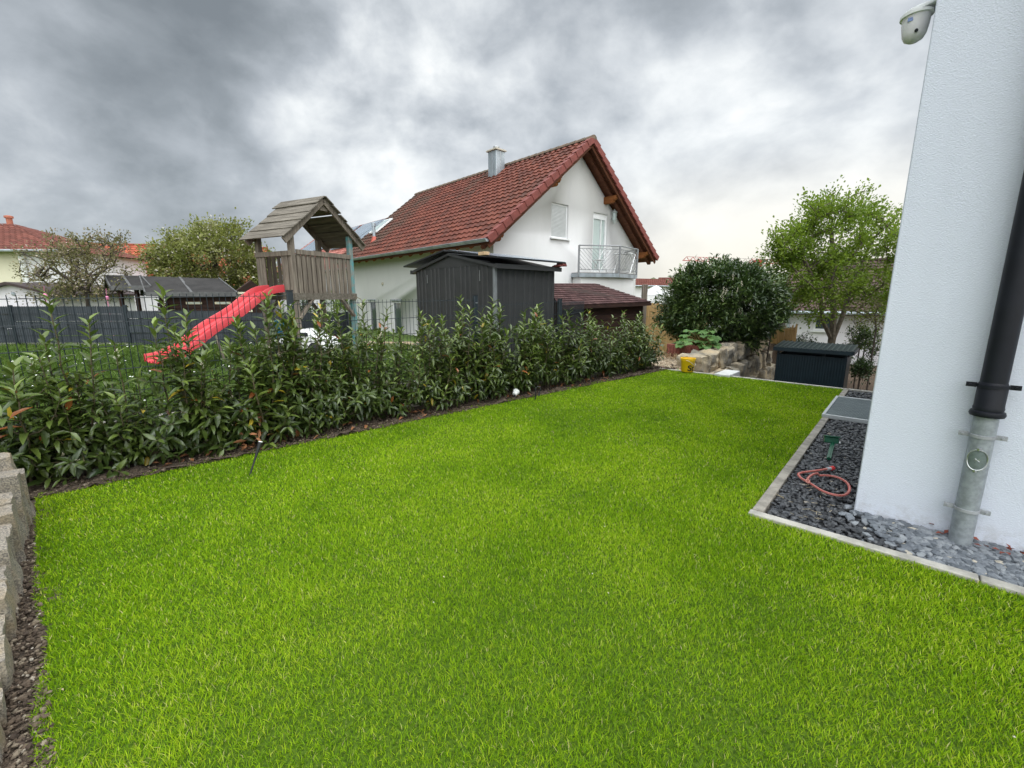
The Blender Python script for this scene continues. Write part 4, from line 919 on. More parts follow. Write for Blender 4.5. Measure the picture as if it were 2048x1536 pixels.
for i, (x, h, w, n_, sh_) in enumerate(hedge):
    lab = hl_.get(i) or 'green laurel shrub, %s in the hedge row counted from the left' % ORD[i]
    far = i > 8
    laurel(lab, s_at(x), h * (1.0 if i in (1, 3, 8) else 1.09), w + (.12 if not far else .1), n_ + (1 if not far else 0), sh_ + (1 if far else 1), rnd.uniform(.86, 1.14), loose=1.0 if not far else .9, fl=6 if i in (1, 3, 4, 5, 7, 8, 9, 12) else 3, lowfront=13 if not far else 9, leader=2 if i in (1, 3) else 0, hr_=(.52, .88) if i < 6 else (.55, .97))
# wilted brown leaves on the soil under the hedge
N = 90; pos = []
for k in range(N): p = fs(rnd.uniform(.6, 7), -.66 + rnd.random() * .35, .03 + rnd.random() * .02); pos.append(tuple(p))
for k in range(26): p = fs(s_at(460) + rnd.gauss(0, .05), -.62 + rnd.gauss(0, .03), .03 + rnd.random() * .16); pos.append(tuple(p))
N = len(pos); Vl, Fl = leafmesh(np.array(pos), rng.normal(0, 1, (N, 3)) * [1, 1, .35], np.tile([0, 0, 1.], (N, 1)) + rng.normal(0, .4, (N, 3)), rng.uniform(.06, .11, N), rng.uniform(.02, .035, N), rng.uniform(-.2, .5, N))
Vl[:, 2] = np.maximum(Vl[:, 2], .02)
o = npmesh('fallen_leaves', Vl, Fl, mat('wilted_leaf', (.20, .085, .035), .75, .35, 12), tint=None); tag(o, 'wilted brown laurel leaves on the soil under the hedge', 'leaves', kind='stuff')

# ------------------------------------------------------------------ trees and bushes grown from a skeleton
def grow(trunks, targets, seg=.25, sag=.08):
    """trunks: list of point lists; targets (N,3). returns nodes, parents, list of end node ids"""
    nodes, par = [], []
    for tr in trunks:
        for i, p in enumerate(tr): par.append(len(nodes) - 1 if i else -1); nodes.append(np.array(p, float))
    nt0 = len(nodes); c = np.array(nodes); tg = np.array(targets); order = np.argsort(np.min(np.linalg.norm(tg[:, None] - c[None, max(0, nt0 - 40):], axis=2), axis=1)); ends = []
    arr = np.zeros((60000, 3)); arr[:nt0] = c; n = nt0
    for ti in order:
        t = tg[ti]; d = np.linalg.norm(arr[:n] - t, axis=1) + .35 * np.maximum(0, arr[:n, 2] - t[2] + .1); j = int(np.argmin(d)); p0 = arr[j].copy(); L_ = np.linalg.norm(t - p0); k = max(1, int(L_ / seg)); dv = (t - p0)
        side = rng.normal(0, .06, 3) * min(L_, 1.0)
        for i in range(1, k + 1):
            f = i / k; p = p0 + dv * f + side * math.sin(math.pi * f) + np.array([0, 0, sag * L_ * math.sin(math.pi * f)]); par.append(j); nodes.append(p); arr[n] = p; j = n; n += 1
        ends.append(j)
    return arr[:n], par, ends
def wood_of(nodes, par, r_tip, r_base, name, material, root, trunk_r=None):
    n = len(nodes); cnt = np.zeros(n); ch = [[] for _ in range(n)]
    for i, p in enumerate(par):
        if p >= 0: ch[p].append(i)
    for i in range(n - 1, -1, -1):
        cnt[i] = max(1, sum(cnt[c] for c in ch[i]))
    mx = cnt.max(); rad = r_tip + (r_base - r_tip) * (cnt / mx) ** .55
    mb = MB(); starts = [i for i in range(n) if par[i] < 0] + [c for i in range(n) for c in ch[i] if c != (max(ch[i], key=lambda k: cnt[k]) if ch[i] else -1)]
    for s_ in starts:
        chain = [par[s_]] if par[s_] >= 0 else []; i = s_
        while True:
            chain.append(i)
            if not ch[i]: break
            i = max(ch[i], key=lambda k: cnt[k])
        if len(chain) < 2: continue
        rs = [rad[c] for c in chain]
        if par[s_] >= 0: rs[0] = rad[s_]
        mb.tube([nodes[c] for c in chain], rs, 7 if rs[0] > .03 else 4, cap=False)
    return mb.build(name, material, root, world=True, fix=False), ch
def crown_points(c, rad, N, shell=.45, lump=.25, low=-.9, seed=0):
    c = np.array(c); out = []; r_ = np.random.default_rng(seed); lob = unit(r_.normal(0, 1, (14, 3)))
    while len(out) < N:
        d = unit(r_.normal(0, 1, 3)); 
        if d[2] < low: continue
        k = (shell + (1 - shell) * r_.random() ** .6) * (1 - lump + lump * 1.6 * max(0, float(np.max(lob @ d)) - .55) / .45)
        out.append(c + d * k * np.array(rad))
    return np.array(out)
def tree(name, label, cat, base, trunks, targets, leaf, K, L, spread, material, bark, r_tip, r_base, wr=.5, aspect=None, tint=(.45, .18), up_bias=.2, group=None, big=False, droop=.1, twig=.2, cname='crown', tname='trunk', seg=.25, hi=None):
    root = thing(name, label, cat, base, 0, group); nodes, par, ends = grow(trunks, targets, seg); wood_of(nodes, par, r_tip, r_base, tname, bark, root)
    E_ = nodes[ends]; pe = nodes[[par[e] for e in ends]]; tang = unit(E_ - pe); cen = np.mean(targets, axis=0)
    P = np.repeat(E_, K, 0); tg = np.repeat(tang, K, 0); N = len(P); f = rng.random(N)
    P = P + tg * ((f - .65) * spread * 1.6)[:, None] + rng.normal(0, spread * .42, (N, 3)); d = unit(P - cen) * .5 + tg * .5 + rng.normal(0, .65, (N, 3)) + [0, 0, up_bias]
    u = np.tile([0, 0, 1.], (N, 1)) + rng.normal(0, .45, (N, 3)); LL = L * rng.uniform(.6, 1.25, N)
    cl = np.repeat(rng.normal(0, 1, len(E_)), K)
    T = np.clip(tint[0] + tint[1] * (.55 * cl + .6 * rng.normal(0, 1, N)), 0, .88)
    if hi is not None: m = rng.random(N) < hi; T[m] = 1.0
    if big: Vl, Fl = leafmesh(P, d, unit(u), LL, LL * wr, rng.uniform(0, .3, N) + droop); nv = 8
    else: Vl, Fl = smallleaf(P, d, unit(u), LL, LL * wr); nv = 4
    npmesh(cname, Vl, Fl, material, root, True, np.repeat(T, nv)); return root
BARK = mat('tree_bark', (.14, .115, .085), .9, .35, 12, .6, 40)
BARKD = mat('dark_bark', (.065, .052, .042), .9, .35, 12, .6, 40)
SPRING = tintmat('spring_leaf', [(0, (.045, .085, .015)), (.45, (.10, .17, .022)), (.75, (.17, .25, .03)), (1, (.26, .33, .06))], .55, .4, .3, tcol=(.24, .36, .02))
PLUM = tintmat('budding_leaf', [(0, (.09, .09, .035)), (.45, (.17, .16, .065)), (.8, (.25, .20, .12)), (.9, (.36, .26, .20)), (1, (.55, .46, .42))], .6, .3, .3, tcol=(.2, .22, .06))
YELG = tintmat('blossom_tree_leaf', [(0, (.07, .09, .022)), (.45, (.16, .19, .04)), (.85, (.28, .29, .09)), (.95, (.45, .42, .32)), (1, (.62, .58, .50))], .6, .35, .3, tcol=(.2, .25, .04))
EVER = tintmat('evergreen_leaf', [(0, (.016, .034, .012)), (.45, (.047, .084, .023)), (.8, (.11, .165, .042)), (1, (.18, .23, .07))], .33, .15, .45, tcol=(.06, .12, .02))

# multi-stemmed maple behind the bin store
tb = at(1660, 690, 13.0); tb.z = float(zfun(tb.x, tb.y)) - .05
def tw(pts): return [tuple(at(x, y, D)) for x, y, D in pts]
trk = [[tuple(tb)] + tw([(1661, 675, 13.0), (1645, 640, 13.0), (1640, 590, 12.9), (1618, 540, 12.7), (1600, 500, 12.6)]), [tuple(tb)] + tw([(1664, 675, 13.0), (1668, 630, 13.1), (1665, 580, 13.1), (1668, 520, 13.1), (1662, 460, 13.2)]), [tuple(tb)] + tw([(1668, 675, 13.0), (1684, 635, 13.1), (1700, 585, 13.2), (1722, 530, 13.3), (1745, 480, 13.4)])]
tg = np.concatenate([crown_points(at(1672, 540, 13.1), (1.85, 1.6, 1.85), 300, .35, .35, -.75, 3), [tuple(at(1560 + rnd.gauss(0, 14), 500 + rnd.gauss(0, 10), 12.8)) for k in range(8)], [tuple(at(rnd.uniform(1610, 1790), rnd.uniform(400, 440), 13.2 + rnd.gauss(0, .5))) for k in range(26)], [tuple(at(rnd.uniform(1545, 1600), rnd.uniform(455, 520), 12.8 + rnd.gauss(0, .4))) for k in range(18)]])
tree('maple_tree', 'multi stemmed fresh green maple tree behind the dark bin store', 'tree', tuple(tb), trk, tg, None, 80, .085, .28, SPRING, BARK, .004, .085, .62, tint=(.70, .24))
# small copper-coloured bush tree beside it
tb = at(1748, 690, 11.5); tb.z = float(zfun(tb.x, tb.y)) - .05
tg = np.array([tuple(at(rnd.uniform(1695, 1775), rnd.uniform(595, 660), 11.5 + rnd.gauss(0, .25))) for k in range(38)])
tree('young_bush', 'sparse reddish budding bush at the edge of the white wall', 'bush', tuple(tb), [[tuple(tb)] + tw([(1752, 660, 11.5), (1750, 630, 11.5)])], tg, None, 11, .06, .14, PLUM, BARKD, .003, .02, .55, tint=(.35, .2))
# big round laurel bush
tb = at(1440, 705, 11.0); tb.z = float(zfun(tb.x, tb.y)) - .05; bc = at(1438, 616, 11.2)
trk = [[tuple(tb), tuple(tb + (Vector((bc.x + rnd.uniform(-.5, .5), bc.y + rnd.uniform(-.4, .4), bc.z)) - tb) * .5), (bc.x + math.cos(a) * .6, bc.y + math.sin(a) * .5, bc.z + .2)] for a in (0, 1.3, 2.5, 3.8, 5.1)]
tg = np.concatenate([crown_points(bc, (1.40, 1.25, 1.06), 520, .60, .17, -.95, 4), [tuple(at(1432 + max(-75, min(75, rnd.gauss(0, 42))), 542 + abs(rnd.gauss(0, 6)), 11 + rnd.gauss(0, .5))) for k in range(26)]])
rb = tree('round_bush', 'large round evergreen laurel bush above the boulder wall', 'bush', tuple(tb), trk, tg, None, 58, .115, .19, EVER, BARKD, .004, .04, .34, tint=(.50, .24), big=True, up_bias=.35, cname='leaves', tname='stems')
mb = MB()
for k in range(22):
    x_, y_ = rnd.choice([(1428, 565), (1470, 570), (1440, 590), (1500, 600), (1475, 630), (1540, 575), (1548, 590), (1532, 560), (1545, 605)]); p = at(x_ + rnd.gauss(0, 8), y_ + rnd.gauss(0, 9), 10.0 if x_ < 1520 else 10.6); L_ = rnd.uniform(.10, .16); d = Vector((rnd.uniform(-.2, .2), -.2, 1)).normalized()
    for j in range(18):
        c = p + d * L_ * (j / 18) + Vector((rnd.gauss(0, .01), rnd.gauss(0, .01), 0)); r_ = .009
        mb.add([c + Vector((r_, 0, 0)), c + Vector((-r_, 0, 0)), c + Vector((0, r_, 0)), c + Vector((0, -r_, 0)), c + Vector((0, 0, r_)), c + Vector((0, 0, -r_))], [(0, 2, 4), (2, 1, 4), (1, 3, 4), (3, 0, 4), (2, 0, 5), (1, 2, 5), (3, 1, 5), (0, 3, 5)])
mb.build('blossoms', BLOSS, rb, world=True, fix=False)
# yellow-green shrub at the bush's right foot
tb = at(1535, 668, 11.6); tb.z = float(zfun(tb.x, tb.y)) - .05
tree('yellow_green_shrub', 'yellow green shrub at the right foot of the round bush', 'shrub', tuple(tb), [[tuple(tb), tuple(tb + Vector((0, 0, .4)))]], crown_points(at(1530, 630, 11.6), (.42, .4, .5), 60, .3, .2, -.9, 5), None, 22, .07, .14, SPRING, BARKD, .003, .02, .5, tint=(.25, .15), cname='leaves', tname='stems')
# dark shrubs right of the bin store
for k, (x_, y_, D_, rx, rz_, lab, mt) in enumerate(((1720, 690, 12.2, .45, .55, 'dark laurel shrub right of the bin store', EVER), (1732, 678, 12.8, .34, .42, 'clipped yellow green box shrub behind the bin store', SPRING), (1722, 740, 10.9, .22, .20, 'small round green shrub on the soil beside the driveway', EVER), (1600, 688, 13.6, .5, .25, 'low dark shrub at the foot of the maple', EVER))):
    c = at(x_, y_, D_); tb = Vector((c.x, c.y, float(zfun(c.x, c.y)) - .03))
    tree('garden_shrub', lab, 'shrub', tuple(tb), [[tuple(tb), (c.x, c.y, c.z)]], crown_points(c, (rx, rx, rz_), 70, .4, .15, -.9, 20 + k), None, 20, .07, .13, mt, BARKD, .003, .018, .45, tint=(.35, .2), cname='leaves', tname='stems')
# trees behind the dark fence on the left
tb = at(176, 640, 14.0); tb.z = float(zfun(tb.x, tb.y)) - .05
trk = [[tuple(tb)] + tw([(175, 600, 14), (176, 565, 14), (170, 530, 14)]), [tuple(at(176, 575, 14))] + tw([(200, 545, 14.2), (225, 510, 14.4)]), [tuple(at(175, 585, 14))] + tw([(140, 560, 13.8), (100, 535, 13.6)])]
tg = np.concatenate([[tuple(at(min(252, max(38, rnd.gauss(150, 58))), rnd.uniform(495, 598), 14 + rnd.gauss(0, .8))) for k in range(200)], [tuple(at(x_ + rnd.gauss(0, 3), rnd.uniform(465, 500), 14 + rnd.gauss(0, .5))) for x_ in (105, 125, 148, 150, 175, 178, 195, 208, 222, 240, 243) for k in range(4)]])
tree('budding_tree', 'sparse budding apple tree behind the dark fence at the left', 'tree', tuple(tb), trk, tg, None, 30, .075, .22, PLUM, BARKD, .0035, .075, .6, tint=(.55, .25), hi=.03)
tb = at(425, 640, 16.5); tb.z = float(zfun(tb.x, tb.y)) - .05
trk = [[tuple(tb)] + tw([(425, 595, 16.5), (428, 560, 16.5)])] + [[tuple(at(426, 585, 16.5))] + tw(p) for p in ([(400, 550, 16.3), (360, 510, 16)], [(460, 550, 16.7), (500, 520, 17)], [(430, 530, 16), (420, 490, 15.8)])]
tg = np.concatenate([crown_points(at(425, 535, 16.5), (2.1, 1.8, 1.35), 300, .4, .25, -.6, 8), [tuple(at(rnd.uniform(330, 520), rnd.uniform(565, 600), 16.5 + rnd.gauss(0, .6))) for k in range(60)], [tuple(at(rnd.uniform(370, 490), rnd.uniform(445, 470), 16.5 + rnd.gauss(0, .5))) for k in range(20)]])
tree('blossoming_tree', 'wide yellow green blossoming tree behind the black roofed hut', 'tree', tuple(tb), trk, tg, None, 85, .095, .27, YELG, BARKD, .004, .11, .62, tint=(.70, .25), hi=.05)
# thuja and climber by the neighbour's wall, seen under the playhouse
for k, (x_, y_, D_, rx, rz_, lab, mt) in enumerate(((668, 618, 13.6, .26, .55, 'yellow green conifer under the playhouse by the white wall', SPRING), (690, 622, 13.2, .24, .5, 'second yellow green conifer beside the right playhouse post', SPRING), (608, 618, 14.2, .25, .40, 'dark climbing shrub behind the fence post', EVER), (702, 650, 11.8, .2, .35, 'small green shrub at the foot of the turquoise post', SPRING))):
    c = at(x_, y_, D_); tb = Vector((c.x, c.y, float(zfun(c.x, c.y)) - .03))
    tree('conifer' if k < 2 else 'garden_shrub', lab, 'conifer' if k < 2 else 'shrub', tuple(tb), [[tuple(tb), (c.x, c.y, c.z + rz_ * .6)]], crown_points(c, (rx, rx, rz_), 70, .4, .2, -.95, 30 + k), None, 22, .06, .10, mt, BARKD, .003, .02, .35, tint=(.60, .15) if k < 2 else (.3, .15), up_bias=.5, cname='leaves', tname='stems')

# ------------------------------------------------------------------ wooden play tower with slide
PW = thing('play_tower', 'weathered grey wooden play tower with a gabled board roof', 'playhouse', (at(590, 582, 8.1).x, 8.1, .27), R(63))    # local x along the railing face, y to the left
PL, PD_, FZ, RT, ET, PK = 1.34, .90, 1.16, 1.90, 2.16, 2.93
for nm, (x, y), zt in (('post', (0, 0), 2.28), ('post', (0, PD_), 2.28), ('post', (PL, PD_), 2.28), ('post', (PL, 0), 2.30)):
    mb = MB(); mb.boxab((x - .045, y - .045, -.35), (x + .045, y + .045, zt)); o = mb.build(nm, TURQ if (x > 0 and y == 0) else WOODG, PW, bevel=.008)
    if x > 0 and y == 0: o['label'] = 'post with flaking turquoise paint'
mb = MB()
for x0, x1, y0, y1 in ((-.05, PL + .05, -.07, -.045), (-.05, PL + .05, PD_ + .045, PD_ + .07)): mb.boxab((x0, y0, FZ - .10), (x1, y1, FZ + .02))
mb.boxab((-.07, -.05, FZ - .10), (-.045, PD_ + .05, FZ + .02)); mb.boxab((PL + .045, -.05, FZ - .10), (PL + .07, PD_ + .05, FZ + .02)); mb.boxab((-.04, -.04, FZ - .03), (PL + .04, PD_ + .04, FZ))
mb.build('floor', WOODGX, PW, smooth=False)
def boards(p0, p1, z0, z1, n_, name, thick, gaps=.006, off=0):
    mb = MB(); p0, p1 = Vector(p0), Vector(p1); d = (p1 - p0); u = d.normalized(); nr_ = Vector((u.y, -u.x, 0))
    for k in range(n_):
        a, b_ = p0 + d * (k / n_) + u * gaps / 2 + nr_ * rnd.uniform(0, .004), p0 + d * ((k + 1) / n_) - u * gaps / 2 * (1 + 2 * rnd.random()) + nr_ * rnd.uniform(0, .004)
        mb.prism([(a.x, a.y, z0 + rnd.uniform(-.01, .0)), (b_.x, b_.y, z0 + rnd.uniform(-.01, .0)), (b_.x, b_.y, z1), (a.x, a.y, z1)], nr_ * thick)
    return mb.build(name, WOODG, PW, bevel=.003)
boards((.05, -.03, 0), (PL - .05, -.03, 0), FZ + .02, RT - .04, 12, 'railing', .022, .014)
boards((PL - .05, PD_ + .03, 0), (.05, PD_ + .03, 0), FZ + .02, RT - .04, 12, 'railing', .022, .02)
boards((-.03, .22, 0), (-.03, .05, 0), FZ - .02, RT - .06, 2, 'railing', .022)
boards((-.03, PD_ - .05, 0), (-.03, PD_ - .22, 0), FZ - .02, RT - .06, 2, 'railing', .022)
for a, b_ in (((.05, -.055, RT), (PL - .05, -.055, RT)), ((.05, PD_ + .055, RT), (PL - .05, PD_ + .055, RT)), ((-.055, -.03, RT - .03), (-.055, PD_ + .03, RT - .03))):
    mb = MB(); mb.beam(a, b_, .035, .085); mb.build('top_rail', WOODG, PW, bevel=.004)
for p0, p1 in (((.02, -.03, .72), (.34, -.03, FZ - .08)), ((PL - .02, -.03, .72), (PL - .34, -.03, FZ - .08)), ((.02, PD_ + .03, .72), (.34, PD_ + .03, FZ - .08)), ((PL - .02, PD_ + .03, .72), (PL - .34, PD_ + .03, FZ - .08)), ((PL + .01, .02, .72), (PL + .01, .32, FZ - .08))):
    mb = MB(); mb.beam(p0, p1, .045, .085, (1, 0, 0) if p0[0] == p1[0] else (0, 1, 0)); mb.build('brace', WOODG, PW, bevel=.004)
mb = MB()                             # gable roof: ridge runs along local y, boards lapped
xl, xr, zl, zr_ = -.22, 1.60, 2.12, 2.14; xm = .69; yA, yB = -.16, PD_ + .14
RFP = None
for side, xe, ze in (('l', xl, zl), ('r', xr, zr_)):
    e_, rg = Vector((xe, 0, ze)), Vector((xm, 0, PK)); d = rg - e_; u = d.normalized(); nr_ = Vector((-u.z, 0, u.x)); nr_ = nr_ if nr_.z > 0 else -nr_; n_ = 5 if side == 'l' else 6
    for k in range(n_):
        a = e_ + d * (k / n_) - u * .012; b_ = e_ + d * ((k + 1) / n_) + u * (.012 if side == 'l' else -.020 if k == 3 else .004); jy = rnd.uniform(-.035, .035); tl = rnd.uniform(-.01, .01)
        mb.prism([a + nr_ * .034 + Vector((0, yA + jy, tl)), b_ + nr_ * .014 + Vector((0, yA + jy, 0)), b_ + nr_ * -.006 + Vector((0, yA + jy, 0)), a + nr_ * .014 + Vector((0, yA + jy, tl))], (0, yB - yA + rnd.uniform(-.03, .03), 0))
RFP = mb.build('roof', WOODGX, PW, bevel=.003)
for y_ in (yA + .06, yB - .12):
    for xe, ze in ((xl, zl), (xr, zr_)):
        m_ = MB(); e_, rg = Vector((xe + .02, y_, ze - .055)), Vector((xm, y_, PK - .055)); m_.beam(e_, rg, .035, .11, (0, 0, 1)); m_.build('rafter', WOODG, RFP, bevel=.003)
m_ = MB(); m_.boxab((xm - .11, yA + .085, PK - .24), (xm + .11, yA + .10, PK - .09)); m_.build('gable_plate', WOODG, RFP)
# red wave slide
SLD = thing('slide', 'faded red plastic wave slide at the play tower', 'slide', wmat(PW) @ Vector((-1.0, .47, 0)), R(63))
def sl(t):                              # centre line in tower coordinates
    x = -.03 - 2.10 * t; z = FZ + .04 - (FZ - .12) * (t - .045 * math.sin(2 * math.pi * t) * 1.6) ; z += .035 * math.sin(4 * math.pi * t)
    if t > .86: z = max(z, .17 - .05 * (t - .86) / .14)
    return x, z
prof = [(-.245, .0), (-.245, .11), (-.236, .13), (-.220, .13), (-.210, .11), (-.198, .04), (-.16, .012), (-.115, .0), (-.108, .030), (-.085, .030), (-.078, .0), (-.022, .0), (-.014, .030), (.0, .030)]
prof = prof + [(-a, b_) for a, b_ in prof[::-1]]; lowp = [(a, -.02 if abs(a) < .26 else b_) for a, b_ in prof]
mb = MB(); V_ = []; n_ = 40; np_ = len(prof); c0 = wmat(PW)
for i in range(n_ + 1):
    x, z = sl(i / n_)
    for a, b_ in prof: V_.append(c0 @ Vector((x, .45 + a, z + b_ * (1 if i < n_ - 2 else .7))))
for i in range(n_ + 1):
    x, z = sl(i / n_)
    for a, b_ in prof: V_.append(c0 @ Vector((x, .45 + a, z + (b_ - .012 if abs(a) < .24 else b_ * .0))))
N1 = (n_ + 1) * np_
fcs = [(i * np_ + j, i * np_ + j + 1, (i + 1) * np_ + j + 1, (i + 1) * np_ + j) for i in range(n_) for j in range(np_ - 1)]
fcs += [(N1 + i * np_ + j, N1 + (i + 1) * np_ + j, N1 + (i + 1) * np_ + j + 1, N1 + i * np_ + j + 1) for i in range(n_) for j in range(np_ - 1)]
mb.add(V_, fcs); mb.build('chute', REDPL, SLD, world=True, fix=False)
mb = MB()
for sg in (-1, 1):
    x, z = sl(.62); mb.tube([c0 @ Vector((x, .45 + sg * .22, z - .02)), c0 @ Vector((x + .12, .45 + sg * .25, -.1))], .018, 8)
mb.build('support', WOODG, SLD, world=True)
# toys below the tower
TC = thing('toy_car', 'white plastic ride-on toy car under the play tower', 'toy car', (at(612, 700, 8.35).x, 8.35, .30), R(-8))
prof = [(-.56, .10), (-.56, .24), (-.46, .32), (-.26, .34), (-.10, .49), (.18, .50), (.36, .36), (.52, .33), (.57, .24), (.57, .10)]
mb = MB(); mb.prism([(x, -.27, z) for x, z in prof], (0, .54, 0)); mb.build('body', WHITEPL, TC, bevel=.05, segs=4)
for x in (-.36, .38):
    for y in (-.28, .28):
        mb = MB(); mb.lathe([(.0, -.05), (.09, -.05), (.14, -.035), (.14, .035), (.09, .05), (0, .05)], 20, (x, y, .13), Matrix.Rotation(R(90), 3, 'X')); mb.build('wheel', DARKPL, TC)
mb = MB(); mb.lathe([(0, 0.02), (.10, .018), (.115, 0)], 20, (-.22, -.272, .23), Matrix.Rotation(R(90), 3, 'X')); mb.build('headlight', WHITEMT, TC)
mb = MB(); mb.boxab((-.04, -.279, .37), (.24, -.27, .44)); mb.build('window', DARKPL, TC, bevel=.004); mb = MB(); mb.box((.02, -.30, .33), (.22, .06, .07)); mb.build('mirror', DARKPL, TC, bevel=.02)
mb = MB(); mb.boxab((-.567, -.2, .13), (-.558, .2, .22)); mb.build('grille', DARKPL, TC)
BD = thing('rain_barrel', 'blue plastic barrel behind the dark fence post', 'barrel', (at(572, 655, 8.9).x, 8.9, float(zfun(-4.5, 8.9))))
mb = MB(); mb.lathe([(.17, 0), (.19, .04), (.20, .25), (.205, .27), (.20, .29), (.20, .52), (.19, .58)], 22, BD.location); mb.build('body', BLUEPL, BD, world=True)
mb = MB(); mb.lathe([(.20, .575), (.205, .60), (.19, .62), (.03, .63)], 22, BD.location); mb.build('lid', BLUEPL, BD, world=True)

# ------------------------------------------------------------------ grey privacy fence with woven strips
PF = thing('privacy_fence', 'slate grey strip fence across the back of the meadow', 'fence', (-8, 10, .3))
def priv(x0, y0, x1, y1, ztop, zbot, step_=False):
    p0, p1 = Vector((x0, y0, 0)), Vector((x1, y1, 0)); L_ = (p1 - p0).length; u = (p1 - p0) / L_; nr_ = Vector((u.y, -u.x, 0)); nr_ = nr_ if nr_.y < 0 else -nr_
    hgt = (ztop - zbot); n_ = 5; mb = MB()
    k = 0.0
    for r_ in range(n_):
        k = -rnd.random() * 1.2
        while k < L_:
            w_ = rnd.uniform(.9, 2.3); a, b_ = p0 + u * max(0, k), p0 + u * min(L_, k + w_); z0 = zbot + hgt * r_ / n_; z1 = z0 + hgt / n_ - .006; of = nr_ * rnd.uniform(-.012, .012); tl = rnd.uniform(-.008, .008)
            if min(L_, k + w_) - max(0, k) > .02: mb.prism([(a.x + of.x, a.y + of.y, z0), (b_.x + of.x, b_.y + of.y, z0), (b_.x + of.x, b_.y + of.y, z1 + tl * (r_ < 4)), (a.x + of.x, a.y + of.y, z1 + tl * (r_ < 4))], nr_ * .004)
            k += w_ + .002
    mb.build('strips', STRIP, PF, world=True, smooth=False)
    mb = MB(); k = 0
    while k < L_:
        p = p0 + u * k + nr_ * .016; mb.tube([(p.x, p.y, zbot - .02), (p.x, p.y, ztop + .015)], .003, 4, cap=False); k += .05
    for r_ in range(n_ + 1):
        z_ = zbot + hgt * r_ / n_; a, b_ = p0 + nr_ * .018, p1 + nr_ * .018; mb.tube([(a.x, a.y, z_), (b_.x, b_.y, z_)], .004, 4, cap=False)
    mb.build('mesh_panel', FENCEGREEN, PF, world=True, smooth=False, fix=False)
zf = lambda x, y: float(zfun(x, y))
segs = [(-16.2, 9.8, -13.7, 9.85), (-13.65, 9.85, -11.15, 9.9), (-11.1, 9.9, -8.65, 9.95), (-8.6, 9.95, -6.15, 10.0), (-6.1, 10.0, -3.75, 10.05)]
for i, (a, b_, c_, d_) in enumerate(segs):
    zt = 1.175 if i < 3 else 1.075 - .045 * (i - 3)
    priv(a, b_, c_, d_, zt, zt - .80)
    p = Vector((c_ + .025, d_, 0)); mb = MB(); mb.boxab((p.x - .03, p.y - .03, -.2), (p.x + .03, p.y + .03, zt + .03)); mb.build('post', FENCEGREEN, PF, world=True, bevel=.004)
mb = MB()
for i in range(13): x0 = -16.2 + i * .98; mb.boxab((x0, 9.93 + .02 * i * .5 - .03, -.1), (x0 + .965, 10.0 + .02 * i * .5 - .03, .355 - (.0 if x0 < -8.9 else .07)))
o = mb.build('kerb', CONC_L, PF, world=True, bevel=.006)

# ------------------------------------------------------------------ black roofed wooden hut on the left
BH = thing('summer_hut', 'dark wooden garden hut with black felt roof behind the grey fence', 'hut', (-8.2, 12.6, 0), R(6))
ib = wmat(BH).inverted()
def ip(x, y, D): return ib @ at(x, y, D)
ea, eb = ip(292, 586, 12.2), ip(473, 586, 12.6); ra, rb_ = ip(280, 552, 13.6), ip(436, 557, 14.0); pa, pb, pr = ip(222, 574, 12.6), ip(300, 573, 12.65), ip(210, 550, 13.7)
ez, rz = ea.z, ra.z
def felt(E0, E1, R0, R1, parent):
    mb = MB(); dn = Vector((0, 0, -.05)); mb.prism([E0, E1, R1, R0], dn); o = mb.build('roof', FELT, parent, smooth=False)
    B0, B1 = Vector((R0.x - (E0.x - R0.x), 2 * R0.y - E0.y, E0.z)), Vector((R1.x - (E1.x - R1.x), 2 * R1.y - E1.y, E1.z)); mb = MB(); mb.prism([R0, R1, B1, B0], dn); mb.build('rear_slope', FELT, o, smooth=False)
    mb = MB(); mb.beam(E0 + Vector((0, -.01, -.03)), E1 + Vector((0, -.01, -.03)), .03, .12); mb.beam(E0 + Vector((-.02, 0, -.02)), R0 + Vector((-.02, 0, -.02)), .03, .10); mb.beam(E1 + Vector((.02, 0, -.02)), R1 + Vector((.02, 0, -.02)), .03, .10)
    mid = (E0 + E1) / 2, (R0 + R1) / 2; mb.beam(mid[0] + Vector((0, 0, .006)), mid[1] + Vector((0, 0, .006)), .06, .02); mb.build('roof_edge', FELTEDGE, o, smooth=False); return o
felt(ea, eb, ra, rb_, BH); felt(pa, pb, pr, ra + Vector((0, 0, .01)), BH)
mb = MB(); yb = 2 * ra.y - ea.y - .3; mb.boxab((ea.x + .28, ea.y + .30, -.4), (eb.x - .18, yb, ez - .02)); mb.prism([(ea.x + .28, ea.y + .30, ez - .021), (ea.x + .28, yb, ez - .021), (ea.x + .28, ra.y, rz - .12)], (.05, 0, 0)); mb.prism([(eb.x - .23, ea.y + .30, ez - .021), (eb.x - .23, yb, ez - .021), (eb.x - .23, ra.y, rz - .12)], (.05, 0, 0)); HWL = mb.build('wall', WOODD, BH, smooth=False)
mb = MB()
for k in range(12): z_ = -.2 + k * .115; mb.boxab((ea.x + .27, ea.y + .277, z_), (eb.x - .17, ea.y + .299, z_ + .105))
for k in range(9): mb.boxab((ea.x + .10, ea.y + .22, .2 + k * .115), (ea.x + .34, ea.y + .27, .3 + k * .115))
mb.build('logs', WOODD, HWL, bevel=.006)
YG = mat('pale_window_frame', (.60, .52, .36), .5)
for x_ in (.46, .80):
    xc = ea.x + (eb.x - ea.x) * x_; zc = ip(365, 606, 12.5).z; mb = MB(); mb.boxab((xc - .21, ea.y + .262, zc - .035), (xc + .21, ea.y + .276, zc + .03)); w_ = mb.build('window', YG, BH); mb = MB(); mb.boxab((xc - .16, ea.y + .257, zc - .016), (xc + .16, ea.y + .263, zc + .014)); mb.build('pane', GLASS, w_)
